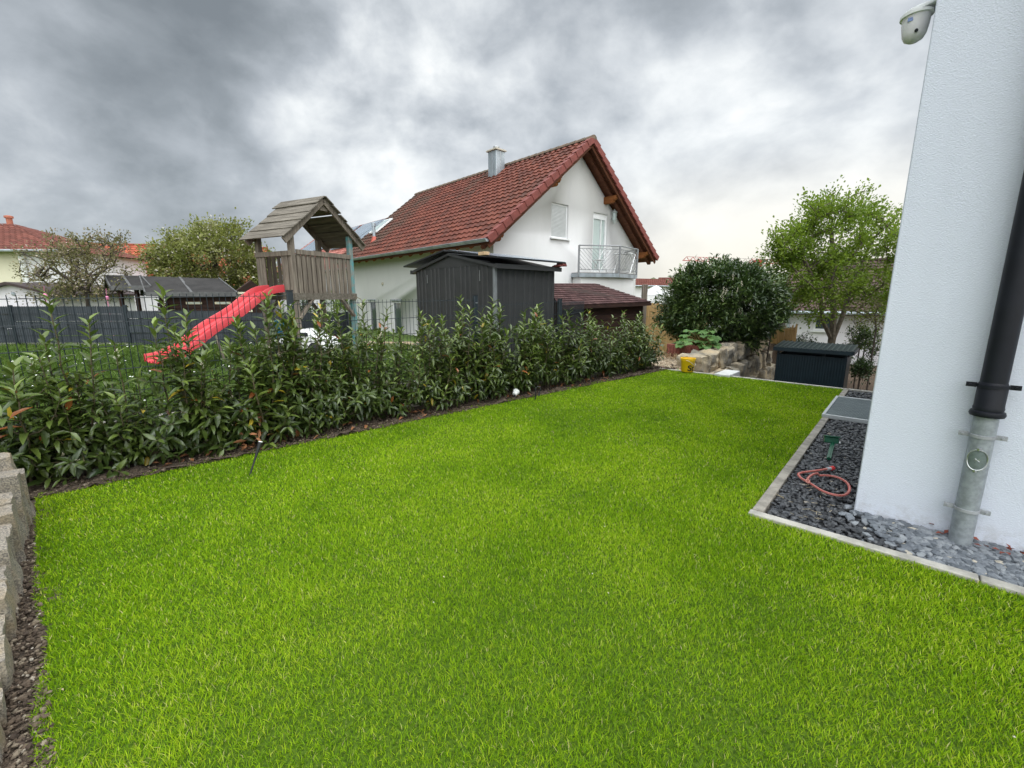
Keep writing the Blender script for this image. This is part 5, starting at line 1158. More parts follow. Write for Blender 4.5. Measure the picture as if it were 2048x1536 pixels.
for x_ in (pa.x + .12, pa.x + .55, ea.x - .05): mb = MB(); mb.boxab((x_ - .04, pa.y + .1, -.3), (x_ + .04, pa.y + .18, pa.z - .02)); mb.build('porch_post', WOODD, BH)
# white slatted screen right of the hut
SCR = thing('slat_screen', 'white slatted garden screen right of the black roofed hut', 'screen', at(483, 600, 12.6))
a, b_ = at(470, 584, 12.8), at(500, 584, 12.8)
for k in range(6): mb = MB(); mb.boxab((a.x, a.y, a.z - .06 - k * .10), (b_.x, a.y + .02, a.z - k * .10)); mb.build('slat', CREAM, SCR, world=True)

# ------------------------------------------------------------------ houses far left
def simple_house(name, label, loc, rz, w, d, ze, hr, wallm, roofm, over=.4, tilecol=True, y_tiles=True):
    """ridge along local x; w along x, d along y; front eave towards -y"""
    t = thing(name, label, 'house', loc, rz); mb = MB(); mb.prism([(0, 0, -4), (0, d, -4), (0, d, ze), (0, d / 2, hr - .12), (0, 0, ze)], (w, 0, 0)); wl_ = mb.build('wall', wallm, t)
    sl_ = (hr - ze) / (d / 2); mb = MB(); e0 = ze - over * sl_
    mb.prism([(-over, -over, e0), (-over, d / 2, hr), (-over, d + over, e0), (-over, d + over, e0 - .15), (-over, d / 2, hr - .17), (-over, -over, e0 - .15)], (w + 2 * over, 0, 0)); rf = mb.build('roof', WOODBX, t, smooth=False)
    for sg, ye in ((-1, -over), (1, d + over)):
        o = tiles(ye, e0 + .01, d / 2, hr + .01, -over - .03, w + over + .03, 'roof_tiles', roofm, rf, .32, .36)
        me = o.data; co = np.empty(len(me.vertices) * 3, np.float32); me.vertices.foreach_get('co', co); co = co.reshape(-1, 3); co = co[:, [1, 0, 2]]; me.vertices.foreach_set('co', np.ascontiguousarray(co).ravel()); me.flip_normals(); me.update()
    mb = MB(); mb.tube([(-over - .03, d / 2, hr + .03), (w + over + .03, d / 2, hr + .03)], .10, 8); mb.build('ridge', roofm, rf)
    mb = MB(); mb.tube([(-over, -over - .06, e0 - .05), (w + over, -over - .06, e0 - .05)], .07, 8); mb.build('gutter', ZINC, t)
    return t, rf, wl_
def tile_mat(name, c0_, c1_, c2_):
    m, g, b, o = pm(name); a_ = g.n('ShaderNodeAttribute', attribute_name='tint').outputs['Fac']; P = g.n('ShaderNodeTexCoord').outputs['Object']
    c = g.ramp(a_, [(0, c0_), (.5, c1_), (1, c2_)]); c = g.mix(g.math('MULTIPLY', g.sstep(g.noise(P, .8, 6, .65), .5, .75), .45), c, sc3(c0_, .6)); g.set(b, 'Base Color', c); g.set(b, 'Roughness', .8); g.set(b, 'Specular IOR Level', .2); return m
T_OR = tile_mat('orange_tile', (.22, .055, .03), (.30, .075, .04), (.38, .105, .058)); T_BR = tile_mat('brown_red_tile', (.11, .040, .030), (.15, .052, .038), (.19, .068, .05)); T_DK = tile_mat('dark_brown_tile', (.05, .032, .028), (.075, .047, .04), (.10, .065, .055))
# long row with the orange roof
pA = at(105, 575, 31); h1, r1_, w1_ = simple_house('row_house', 'long white house with orange tiled roof behind the budding tree', (pA.x - 2, pA.y, 0), R(14), 14.0, 9.0, at(150, 563, 30).z, at(105, 481, 33.5).z, FAR_WHITE, T_OR)
for x_, m_, lab in ((9.6, RED, 'vent'), (11.4, DARKPL, 'vent')):
    zc = at(105, 481, 33.5).z; mb = MB(); mb.tube([(x_, 4.0, zc - .5), (x_, 4.0, zc + .75)], .13, 10); mb.build('vent_pipe', m_, r1_)
for x_ in (2.5, 5.5): mb = MB(); mb.boxab((x_, -.03, .6), (x_ + 1.2, .02, 1.7)); w_ = mb.build('window', WHITEMT, h1); mb = MB(); mb.boxab((x_ + .1, -.05, .7), (x_ + 1.1, -.031, 1.6)); mb.build('pane', DGLASS, w_)
# taller house with the darker red roof at the very edge
CHH = thing('corner_house', 'cream and white house with dark red hipped roof at the left edge', 'house', (at(20, 590, 26).x, 26, 0), R(4)); ic = wmat(CHH).inverted()
E0, E1, R1_, R0_ = ic @ at(-420, 497, 25.5), ic @ at(118, 512, 26.2), ic @ at(24, 447, 29.5), ic @ at(-420, 440, 29.2); E2 = E1 + Vector((0, 7.6, 0)); E1.z = E0.z; E2.z = E0.z; R0_.z = R1_.z
mb = MB(); lo = Vector((0, .05, -.06)); mb.add([E0 + lo, E1 + lo, R1_ + lo, R0_ + lo, E2 + lo], [(0, 1, 2, 3), (1, 4, 2)]); mb.build('roof_deck', WOODBX, CHH, smooth=False)
shingle(E0, E1, R1_, R0_, 'roof', T_BR, CHH, 13, 40); shingle(E1, E2, R1_, R1_ + Vector((.01, .01, 0)), 'hip_slope', T_BR, CHH, 13, 22)
mb = MB(); xs = ic @ at(22, 520, 26); xs = xs.x; mb.boxab((E0.x, E0.y + .45, -4), (xs, E0.y + 7, E0.z)); mb.build('cream_wall', CREAM, CHH); mb = MB(); mb.boxab((xs, E0.y + .46, -4), (E1.x - .45, E0.y + 7, E0.z - .002)); mb.build('white_wall', FAR_WHITE, CHH)
mb = MB(); mb.tube([E0 + Vector((0, -.05, -.05)), E1 + Vector((0, -.05, -.05))], .07, 8); mb.build('gutter', ZINC, CHH)
mb = MB(); mb.tube([(xs, E0.y + .30, -3), (xs, E0.y + .30, E0.z + .1)], .13, 12); mb.build('downpipe', WHITEMT, CHH)
p = ic @ at(21, 452, 29.5); mb = MB(); mb.tube([p - Vector((0, 0, .5)), p + Vector((0, 0, .55))], .15, 10); mb.lathe([(.22, 0), (.22, .12), (.1, .16)], 10, p + Vector((0, 0, .48))); mb.build('vent_pipe', mat('clay_pipe', (.40, .14, .09), .7), CHH)
# small white garage with gable to the meadow
pC = at(38, 640, 14.6); GA = thing('garage', 'small white gabled garage behind the grey fence at the left edge', 'garage', (pC.x, 14.6, 0), R(4)); zc, zpk = at(-10, 583, 14.6).z, at(42, 564, 14.6).z
mb = MB(); mb.prism([(-1.15, 0, -.5), (1.15, 0, -.5), (1.15, 0, zc), (0, 0, zpk - .06), (-1.15, 0, zc)], (0, 3.5, 0)); mb.build('wall', FAR_WHITE, GA)
mb = MB(); mb.prism([(-1.38, -.2, zc - .06), (0, -.2, zpk), (1.38, -.2, zc - .06), (1.38, -.2, zc - .13), (0, -.2, zpk - .08), (-1.38, -.2, zc - .13)], (0, 3.9, 0)); mb.build('roof', mat('dark_trim', (.05, .032, .030), .6), GA)
mb = MB(); mb.lathe([(0, .02), (.06, .015), (.07, 0)], 12, (0, -.002, zpk - .38), Matrix.Rotation(R(90), 3, 'X')); mb.build('vent', ZINC, GA)
mb = MB(); mb.boxab((-.5, -.6, .85), (1.5, -.02, .92)); mb.build('porch_roof', WOODD, GA)
for xx, yy in ((90, 595), (214, 600)):        # pink paper lanterns / blossoms at the fence top
    p = at(xx, yy - 4, 12.2); mb = MB(); mb.lathe([(.01, .055), (.038, .035), (.048, 0), (.038, -.035), (.01, -.055)], 12, p); mb.tube([p + Vector((0, 0, .09)), p + Vector((0, .02, .25))], .004, 4); mb.tube([p + Vector((0, 0, -.08)), (p.x, p.y, zf(p.x, p.y))], .008, 5)
    o = mb.build('garden_ball', mat('pink_ball', (.70, .22, .38), .5), None); tag(o, 'pink garden ball on a thin rod %s' % ('beside the white garage' if xx < 100 else 'right of the budding tree trunk'), 'garden ornament')
# house behind the neighbour's roof, with solar panels
zD_ = at(790, 432, 31.5).z
h3, r3_, w3_ = simple_house('far_house', 'far house with red roof and solar panels behind the play tower', (-21.5, 40.0, 0), HRZ - R(90), 23.0, 9.0, zD_ - 3.4, zD_, FAR_WHITE, tile_mat('pale_red_tile', (.25, .09, .07), (.33, .125, .10), (.40, .17, .14)))
zE3, zR3 = zD_ - 3.4, zD_
for k, (x0, x1, t0, t1) in enumerate(((1.0, 9.5, .50, .97), (10.2, 13.4, .42, .97), (13.6, 19.5, .52, .97))):
    f = lambda x, t: Vector((x, -.4 + 4.9 * t, zE3 - .4 * (zR3 - zE3) / 4.5 + (zR3 - zE3) * 4.9 / 4.5 * t + .12)); mb = MB(); mb.prism([f(x0, t0), f(x1, t0), f(x1, t1), f(x0, t1)], (0, -.02, .05)); mb.build('solar_panel', SOLAR, r3_)

# ------------------------------------------------------------------ right-hand side: boulder wall, bin store, bucket, raised bed
mR, g, b, o_ = pm('limestone'); P = g.n('ShaderNodeTexCoord').outputs['Object']
n1, n2, n3 = g.noise(P, 2.2, 8, .65, .4), g.noise(P, 11, 7, .65), g.noise(P, 45, 4, .6)
c = g.mix(g.sstep(n1, .35, .65), (.24, .225, .195), (.50, .41, .28)); c = g.mix(g.math('MULTIPLY', g.sstep(n2, .5, .72), .7), c, (.13, .115, .09)); c = g.mix(g.math('MULTIPLY', g.sstep(n1, .5, .75), .7), c, (.48, .37, .23))
g.set(b, 'Base Color', c); g.set(b, 'Roughness', .92); g.set(b, 'Specular IOR Level', .15)
g.set(b, 'Normal', g.n('ShaderNodeBump', {'Strength': .9, 'Distance': .03, 'Height': g.math('ADD', n2, g.math('MULTIPLY', n3, .5))}).outputs[0])
def rock(c, size, M, seed, amp=.10, fine=.03, sq=.35):
    bm = bmesh.new(); bmesh.ops.create_cube(bm, size=1.0); bmesh.ops.subdivide_edges(bm, edges=bm.edges, cuts=9, use_grid_fill=True)
    for v_ in bm.verts:
        p = v_.co.copy(); l_ = p.length; rr = (abs(p.x) ** 9 + abs(p.y) ** 9 + abs(p.z) ** 9) ** (1 / 9); p = p * (.5 / rr) if rr > 0 else p
        p = p.lerp(v_.co, sq); s3 = Vector((p.x * size[0], p.y * size[1], p.z * size[2])); q = s3 * 2.3 + Vector((seed * 7.3, seed * 3.1, seed))
        nv = mnoise.noise_vector(q) * amp + mnoise.noise_vector(q * 4.1) * fine
        cell = mnoise.cell_vector(q * 1.3); s3 += nv + (cell - Vector((.5, .5, .5))) * .03
        v_.co = Vector(c) + M @ s3
    V_ = [tuple(v_.co) for v_ in bm.verts]; F_ = [tuple(v_.index for v_ in f.verts) for f in bm.faces]; bm.free(); return V_, F_
BW = thing('boulder_wall', 'dry stacked limestone boulder wall beside the bin store', 'boulder wall', qr(10.5, -2.8, -.5))
Mq = Matrix.Rotation(math.atan2(A2.y, A2.x), 3, 'Z')
k = 0
for row, (z0, zh) in enumerate(((-.86, .40), (-.47, .40), (-.10, .36))):
    q = 8.35 + row * .12 - .25 * (row % 2)
    while q < 13.4:
        L_ = rnd.uniform(.32, .60); zt = np.interp(q, [8.3, 12.5], [0, .13]) if row == 2 else 0
        if row == 2 and q < 8.55: L_ = .5
        V_, F_ = rock(qr(q + L_ / 2, -2.82 - .10 * row + rnd.uniform(-.05, .05), z0 + zh / 2 - .02 + zt), (L_ * 1.0, .50, zh * 1.02), Mq @ Matrix.Rotation(rnd.uniform(-.12, .12), 3, 'Z') @ Matrix.Rotation(rnd.uniform(-.10, .10), 3, 'X') @ Matrix.Rotation(rnd.uniform(-.06, .06), 3, 'Y'), k + 1.5, .065, .04, .7)
        mb = MB(); mb.add(V_, F_); o = mb.build('boulder', mR, BW, world=True); o.data.set_sharp_from_angle(angle=R(28)); q += L_ + .01; k += 1
# clumps of dry straw mulch on top of the wall
N = 2600; q = rng.random(N) * 4.2 + 9.0; r = -3.15 - rng.random(N) * .9; x, y = qr_arr(q, r); z = zfun(x, y) + .03 + .06 * rng.random(N)
o = blades(x, y, z, .04 + .10 * rng.random(N), np.full(N, .012), 'dry_mulch', tintmat('dry_mulch', [(0, (.10, .06, .03)), (.5, (.28, .18, .09)), (1, (.48, .36, .20))], .9), rng.random(N), 3.0); tag(o, 'dry brown mulch on the slope above the boulder wall', 'mulch', kind='stuff')
# beige stones on the path before the raised bed
N = 5000; q = 8.36 + rng.random(N) * 1.7; r = -3.05 - rng.random(N) * 1.3; x, y = qr_arr(q, r)
stones(x, y, zfun(x, y) + .012 * rng.random(N), np.full(N, .02), .6, 'beige_gravel', tintmat('beige_gravel', [(0, (.20, .15, .10)), (.5, (.38, .29, .19)), (1, (.58, .50, .38))], .85), rng.random(N), 'beige gravel at the end of the hedge', 'gravel')
# bin store
BS = thing('bin_store', 'dark petrol metal bin store with ribbed roof beside the boulder wall', 'bin store', (at(1556, 690, 10.2).x, 10.2, -1.02), math.atan2(B2.y, B2.x))    # local x along the front, y to the back
bw, bd_, bh = 1.32, .85, 1.14
mb = MB(); 
for k in range(26): x0 = k * bw / 26; mb.prism([(x0, 0, 0), (x0 + .008, -.008, 0), (x0 + .042, -.008, 0), (x0 + bw / 26, 0, 0), (x0 + bw / 26, .02, 0), (x0, .02, 0)], (0, 0, bh - .03))
mb.build('front_panel', BINBLUE, BS, smooth=False)
for xx in (-.0, bw - .02):
    mb = MB(); mb.boxab((xx, .021, 0), (xx + .02, bd_, bh - .03)); mb.build('side_panel', BINBLUE, BS)
mb = MB(); mb.boxab((.02, bd_ - .02, 0), (bw - .02, bd_, bh + .12)); mb.build('rear_panel', BINBLUE, BS)
for xx, yy in ((.0, .0), (bw - .05, .0), (.0, bd_ - .05), (bw - .05, bd_ - .05), (bw * .66, .03)): mb = MB(); mb.boxab((xx + .002, yy + .022, bh - .05), (xx + .045, yy + .06, bh + .12 + yy * .06)); mb.build('roof_post', BINBLUE, BS)
mb = MB(); z0, z1 = bh + .10, bh + .17; P0 = [(-.06, -.10, z0), (bw + .09, -.10, z0), (bw + .09, bd_ + .08, z1), (-.06, bd_ + .08, z1)]; mb.prism(P0, (0, 0, .022)); rfb = mb.build('roof', BINBLUE, BS)
mb = MB(); mb.boxab((-.065, -.125, z0 - .05), (bw + .095, -.10, z0 + .03)); mb.boxab((bw + .09, -.10, z0 - .045), (bw + .115, bd_ + .08, z0 + .03)); mb.build('fascia', BINBLUE, rfb)
mb = MB(); n_ = 17
for k in range(n_): x0 = -.05 + (bw + .12) * k / (n_ - 1); mb.beam((x0, -.10, z0 + .034), (x0, bd_ + .08, z1 + .030), .026, .014)
mb.build('roof_ribs', mat('ribbed_grey_sheet', (.060, .075, .076), .35, .2, 5), rfb, smooth=False)
mb = MB(); mb.boxab((.1, .12, 0), (.62, .7, 1.02)); mb.boxab((.68, .12, 0), (1.2, .7, 1.0)); o = mb.build('bin', DARKPL, BS, bevel=.03)
# yellow bucket with black lettering
bp = gp(1375, 745, .0); bp = Vector((bp.x, bp.y + .02, .018))
BK = thing('bucket', 'yellow plastic bucket with black letters at the far lawn corner', 'bucket', bp)
mb = MB(); mb.lathe([(.0, .004), (.105, .0), (.112, .01), (.127, .205), (.131, .21), (.131, .222), (.128, .226), (.131, .232), (.136, .236), (.136, .250), (.130, .254), (.124, .250), (.110, .02), (0, .015)], 36, bp); mb.build('body', YELLOW, BK, world=True)
mb = MB(); mb.tube([bp + Vector((.136 * math.cos(t), .136 * math.sin(t), .222 - .10 * math.sin((t + 2.2) * 1.0) ** 2)) for t in np.linspace(-2.4 + .2, .55, 14)], .0028, 5); mb.build('handle', WHITEPL, BK, world=True)
fc = bpy.data.curves.new('letters', 'FONT'); fc.body = 'St'; fc.size = .145; fc.offset = .004; fc.extrude = .0008; fo = bpy.data.objects.new('letters_tmp', fc); COL.objects.link(fo); bpy.context.view_layer.update()
tm = bpy.data.meshes.new_from_object(fo.evaluated_get(bpy.context.evaluated_depsgraph_get())); bpy.data.objects.remove(fo)
bm = bmesh.new(); bm.from_mesh(tm); bmesh.ops.subdivide_edges(bm, edges=[e for e in bm.edges if e.calc_length() > .02], cuts=2); bmesh.ops.triangulate(bm, faces=bm.faces); bm.to_mesh(tm); bm.free()
fa = math.atan2(-bp.y, -bp.x) + .0
for v_ in tm.vertices:
    u_, z_, w_ = v_.co; u_ = u_ * 1.15; a = fa + (u_ + .002) / .122; zz_ = .028 + z_ * 1.0; rad = .1135 + .014 * (zz_ - .01) / .195 + .0012 + w_
    v_.co = (rad * math.cos(a), rad * math.sin(a), zz_)
o = link('letters', tm, DARKPL, BK)
# pale concrete block at the end of the wall
mb = MB(); a, b_ = gp(1432, 751, .03), gp(1466, 756, .03); Mb = Matrix.Rotation(math.atan2(A2.y, A2.x), 3, 'Z'); c = Vector((a.x + .18 + A2.x * .22, a.y + .10 + A2.y * .22, .035)); mb.box(c + Vector((0, 0, -.16)), (.62, .26, .34), Mb); mb.box(c + Vector((-.02, -.14, -.3)), (.62, .05, .5), Mb)
o = mb.build('concrete_block', mat('white_concrete', (.60, .60, .58), .85, .1, 8), None, bevel=.01); tag(o, 'pale concrete block between the lawn edge and the boulder wall', 'concrete block')
# raised bed with red brick edging and rhubarb
RB = thing('raised_bed', 'small raised bed edged with reddish brick palisade stones', 'raised bed', at(1370, 705, 9.6))
a, b_ = at(1332, 712, 9.75), at(1397, 712, 9.35); a.z = zf(a.x, a.y); b_.z = zf(b_.x, b_.y); zt = at(1370, 690, 9.5).z; n_ = 9; BRICK = mat('red_brick_stone', (.23, .075, .055), .85, .3, 14, .4, 60)
for i in range(n_):
    p0, p1 = a.lerp(b_, i / n_), a.lerp(b_, (i + 1) / n_ - .008); mb = MB(); d = (p1 - p0); d.z = 0; nr_ = Vector((-d.y, d.x, 0)).normalized(); mb.prism([(p0.x, p0.y, a.z - .1), (p1.x, p1.y, a.z - .1), (p1.x, p1.y, zt), (p0.x, p0.y, zt)], nr_ * .08); mb.build('brick', BRICK, RB, world=True, bevel=.008)
d2 = (at(1410, 700, 10.1) - b_); d2.z = 0
for i in range(4):
    p0, p1 = b_ + d2 * (i / 4), b_ + d2 * ((i + 1) / 4 - .01); mb = MB(); nr_ = Vector((-d2.y, d2.x, 0)).normalized(); mb.prism([(p0.x, p0.y, a.z - .1), (p1.x, p1.y, a.z - .1), (p1.x, p1.y, zt - .01), (p0.x, p0.y, zt - .01)], nr_ * .08); mb.build('brick', BRICK, RB, world=True, bevel=.008)
mb = MB(); cbk = (a + b_) / 2 + Vector((.25, .6, 0)); mb.prism([(a.x + .06, a.y + .07, zt - .07), (b_.x, b_.y + .07, zt - .07), (b_.x + d2.x, b_.y + d2.y, zt - .07), (a.x + d2.x, a.y + d2.y, zt - .07)], (0, 0, .04)); mb.build('bed_soil', SOIL, RB, world=True)
RHU = tintmat('rhubarb_leaf', [(0, (.035, .085, .02)), (.5, (.075, .17, .035)), (1, (.14, .26, .06))], .5, .25, .35, tcol=(.15, .3, .03))
rc = at(1400, 705, 9.9); rc.z = zt - .05; RP = thing('rhubarb_plant', 'bright green rhubarb with big crinkled leaves in the raised bed', 'plant', rc)
Vs, Fs, Ts, st = [], [], [], MB(); b0_ = 0
for k in range(64):
    tx, ty = rnd.uniform(1350, 1442), rnd.uniform(660, 702); tx = 1398 + (tx - 1398) * (.55 + .45 * (ty - 655) / 45); e_ = at(tx, ty, 9.65 + rnd.gauss(0, .25)); e_.z = max(e_.z, rc.z + .05); st.tube([rc, rc.lerp(e_, .55) + Vector((0, 0, .05)), e_], [.012, .009, .006], 5)
    d = (e_ - rc); d.z = 0; d = d.normalized() if d.length > .05 else Vector((1, 0, 0)); up_ = Vector((rnd.gauss(0, .25), rnd.gauss(-.25, .25), 1)).normalized(); s_ = d.cross(up_).normalized(); L_ = rnd.uniform(.10, .19); gn = 7
    for i in range(gn + 1):
        for j in range(-4, 5):
            t = i / gn; wdt = math.sin(math.pi * (t * .82 + .14)) ** .7 * .48 * (1 + .08 * math.sin(i * 2.2 + j)); p = e_ + d * L_ * (t - .2) + s_ * L_ * wdt * j / 4 + up_ * L_ * (-.35 * t * t + .10 * abs(j) / 4 + .05 * math.sin(j * 2.4 + i * 1.9)); Vs.append(tuple(p)); Ts.append(min(1, max(0, .4 + .2 * rnd.gauss(0, 1) * 0 + (k % 5) * .1)))
    for i in range(gn):
        for j in range(8): a_ = b0_ + i * 9 + j; Fs.append((a_, a_ + 1, a_ + 10, a_ + 9))
    b0_ += (gn + 1) * 9
npmesh('leaves', np.array(Vs), [np.array(Fs)], RHU, RP, True, np.array(Ts)); st.build('stalks', mat('rhubarb_stalk', (.22, .16, .06), .6), RP, world=True, fix=False)
# house behind the maple
zE, zR = at(1640, 612, 19).z, at(1640, 528, 24).z; pE = at(1556, 640, 20.0)
h4, r4_, w4_ = simple_house('white_bungalow', 'white house with dark brown roof behind the maple tree', (at(1572, 640, 20.5).x, 20.5, 0), R(-40), 11.0, 8.5, zE, zR, FAR_WHITE, T_DK, over=.5)
ih4 = wmat(h4).inverted()
w0, w1 = ih4 @ at(1626, 630, 19.3), ih4 @ at(1660, 664, 18.8); mb = MB(); mb.boxab((w0.x, -.04, w1.z), (w1.x, .03, w0.z)); wf = mb.build('window', WHITEMT, h4, bevel=.01); mb = MB(); mb.boxab((w0.x + .09, -.055, w1.z + .09), (w1.x - .09, -.041, w0.z - .09)); mb.build('pane', DGLASS, wf); mb = MB(); mb.boxab((w0.x - .08, -.14, w1.z - .06), (w1.x + .08, -.041, w1.z)); mb.build('sill', WHITEMT, wf)
mb = MB(); mb.tube([(.12, -.56, zE - .35), (.12, -.35, zE - .55), (.12, -.10, zE - .75), (.12, -.10, -3)], .06, 8); mb.build('downpipe', ZINC, h4)
mb = MB(); mb.boxab((-1.6, .9, -3), (-.01, 4.2, zE - 1.15)); mb.build('annex', FAR_WHITE, h4); mb = MB(); mb.boxab((-1.75, .75, zE - 1.14), (-.012, 4.3, zE - 1.02)); mb.build('annex_roof', T_DK, h4)
# paling fence before it
PK_ = thing('picket_fence', 'short chestnut paling fence right of the round bush', 'fence', at(1570, 668, 13.6)); a, b_ = at(1540, 668, 14.6), at(1592, 664, 13.2); n_ = 17
for i in range(n_):
    p = a.lerp(b_, i / (n_ - 1)); h0 = rnd.uniform(-.05, .05); mb = MB(); tp = p.z + .20 + h0; mb.prism([(p.x - .025, p.y, p.z - .55), (p.x + .025, p.y, p.z - .55), (p.x + .025 + rnd.gauss(0, .01), p.y, tp - .04), (p.x + rnd.gauss(0, .01), p.y, tp), (p.x - .025, p.y, tp - .04)], (0, .02, 0)); mb.build('pale', WOODT, PK_, world=True, smooth=False)
mb = MB()
for dz_ in (-.3, .05): mb.tube([a + Vector((0, .025, dz_)), b_ + Vector((0, .025, dz_))], .012, 5)
mb.build('rail', WOODT, PK_, world=True)
# distant houses seen between the balcony house and the round bush
for k, (x_, y_, D_, w_, tm_, lab, rz_, tp, ev) in enumerate(((1240, 585, 48, 9, T_BR, 'distant house with brown red roof left of the round bush', R(25), 557, 569), (1330, 590, 70, 16, T_BR, 'distant house with dull red roof beyond the round bush', R(-8), 556, 567))):
    p = at(x_, y_, D_); simple_house('distant_house', lab, (p.x, p.y, 0), rz_, w_, 8, at(x_, ev, D_).z, at(x_, tp, D_ + 3).z, FAR_WHITE, tm_)
PS = thing('parasol', 'closed pale garden parasol beside the grey post', 'parasol', at(1312, 620, 17)); p = at(1312, 572, 17); q_ = at(1312, 640, 17)
mb = MB(); mb.lathe([(.03, .02), (.25, -.10), (.55, -.32), (.56, -.36), (.50, -.34), (.0, -.05)], 10, p); mb.build('canopy', mat('pale_canopy', (.62, .62, .62), .8), PS, world=True, smooth=False); mb = MB(); mb.tube([p, q_ + Vector((0, 0, -.6))], .025, 8); mb.build('pole', STEEL, PS, world=True)
# tower crane
CR = thing('tower_crane', 'distant red and white tower crane jib above the round bush', 'crane', at(1640, 600, 150)); cw = mat('crane_white', (.48, .42, .41), .5); crd = mat('crane_red', (.42, .06, .05), .5)
j0, j1, j2 = at(1366, 521, 158), at(1515, 526, 150), at(1700, 533, 140); u = (j2 - j0).normalized(); L_ = (j2 - j0).length
for mi, (f0, f1) in enumerate(((0, .22), (.22, .42), (.42, .62), (.62, 1.0))):
    mb = MB(); n_ = max(2, int(L_ * (f1 - f0) / 1.8))
    for k in range(n_ + 1):
        p = j0 + u * L_ * (f0 + (f1 - f0) * k / n_); tp = p + Vector((0, 0, 1.3 if f0 + k > 0 else .2))
        if k < n_:
            pn = j0 + u * L_ * (f0 + (f1 - f0) * (k + 1) / n_); 
            for sd_ in (Vector((0, -.5, 0)), Vector((0, .5, 0))): mb.beam(p + sd_, pn + sd_, .16, .16); mb.beam(p + sd_, (p + pn) / 2 + Vector((0, 0, 1.3)), .09, .09); mb.beam((p + pn) / 2 + Vector((0, 0, 1.3)), pn + sd_, .09, .09)
            mb.beam((p + pn) / 2 + Vector((0, 0, 1.3)), (pn + (pn - p) / 2) + Vector((0, 0, 1.3)), .13, .13)
    mb.build('jib', crd if mi % 2 == 0 else cw, CR, world=True, smooth=False)
mb = MB(); mb.box(j1 + Vector((0, 0, -.2)), (2.4, 1.4, 2.2)); mb.beam(j1 + Vector((0, 0, -1.2)), j1 + Vector((.4, 0, -2.4)), .5, .8); mb.build('trolley', crd, CR, world=True)
mb = MB(); mp = j0 + u * L_ * .86
for dx_ in (-.8, .8):
    for dy_ in (-.8, .8): mb.tube([(mp.x + dx_, mp.y + dy_, -12), (mp.x + dx_, mp.y + dy_, mp.z + 6)], .12, 4)
mb.build('mast', cw, CR, world=True)

# ------------------------------------------------------------------ stone palisade on the left
PALM, g, b, o_ = pm('granite_palisade'); P = g.n('ShaderNodeTexCoord').outputs['Object']
n1, n2 = g.noise(P, 5, 7, .65), g.noise(P, 130, 4, .7)
c = g.mix(g.sstep(n2, .38, .62), (.15, .138, .125), (.40, .355, .29)); c = g.mix(g.math('MULTIPLY', g.sstep(n1, .45, .7), .6), c, (.36, .27, .15)); g.set(b, 'Base Color', c); g.set(b, 'Roughness', .95); g.set(b, 'Specular IOR Level', .1)
g.set(b, 'Normal', g.n('ShaderNodeBump', {'Strength': 1.0, 'Distance': .008, 'Height': n2}).outputs[0])
PA = thing('stone_palisade', 'stepped granite block palisade along the left edge of the lawn', 'retaining wall', qr(-.2, -3.0))
def pal_q(r_): return -.125 - .055 * (r_ + 3.89)
tops = [(-4.10, .30), (-3.93, .44), (-3.76, .38), (-3.58, .29), (-3.40, .29), (-3.22, .24), (-3.04, .24), (-2.86, .17), (-2.68, .18), (-2.50, .13), (-2.32, .11), (-2.14, .09), (-1.96, .07), (-1.78, .06)]
for i, (r_, zt) in enumerate(tops):
    V_, F_ = rock(qr(pal_q(r_) - .085 + rnd.uniform(-.012, .012), r_, zt / 2 - .08), (.17, .168, zt + .16), Matrix.Rotation(math.atan2(B2.y, B2.x), 3, 'Z') @ Matrix.Rotation(rnd.uniform(-.03, .03), 3, 'X'), 40 + i, .012, .010, .8)
    mb = MB(); mb.add(V_, F_); mb.build('palisade_block', PALM, PA, world=True)
for i, (r_, zt) in enumerate(((-4.02, .58), (-3.85, .62), (-3.67, .60), (-3.49, .55), (-3.31, .52), (-3.13, .48), (-2.95, .44), (-2.77, .34), (-2.59, .30), (-2.4, .26))):
    V_, F_ = rock(qr(pal_q(r_) - .27 + rnd.uniform(-.01, .01), r_, zt / 2 - .08), (.18, .17, zt + .16), Matrix.Rotation(math.atan2(B2.y, B2.x), 3, 'Z'), 70 + i, .012, .010, .8)
    mb = MB(); mb.add(V_, F_); mb.build('palisade_block', PALM, PA, world=True)
# pebbles on the soil strip
N = 5000; r = -1.3 - rng.random(N) * 2.7; q = -.26 + rng.random(N) * .15; x, y = qr_arr(q, r)
stones(x, y, -.004 + .016 * rng.random(N), .003 + .009 * rng.random(N) ** 3, .7, 'soil_crumbs', tintmat('soil_crumb', [(0, (.05, .035, .025)), (.6, (.11, .08, .055)), (.93, (.22, .18, .13)), (1, (.40, .36, .30))], .95), rng.random(N) ** 1.5, 'small stones and crumbs on the bare soil', 'soil')
N = 9000; sB = rng.random(N) * 9.2 - .6; nB = LN - NF - .07 + rng.random(N) ** 1.5 * .36; x = F0.x + FD.x * sB + FN.x * nB; y = F0.y + FD.y * sB + FN.y * nB
stones(x, y, .005 + .022 * rng.random(N), .004 + .011 * rng.random(N) ** 3, .7, 'soil_crumbs', bpy.data.materials['soil_crumb'], rng.random(N) ** 2.2 * .9, 'soil crumbs under the front of the laurel hedge', 'soil')

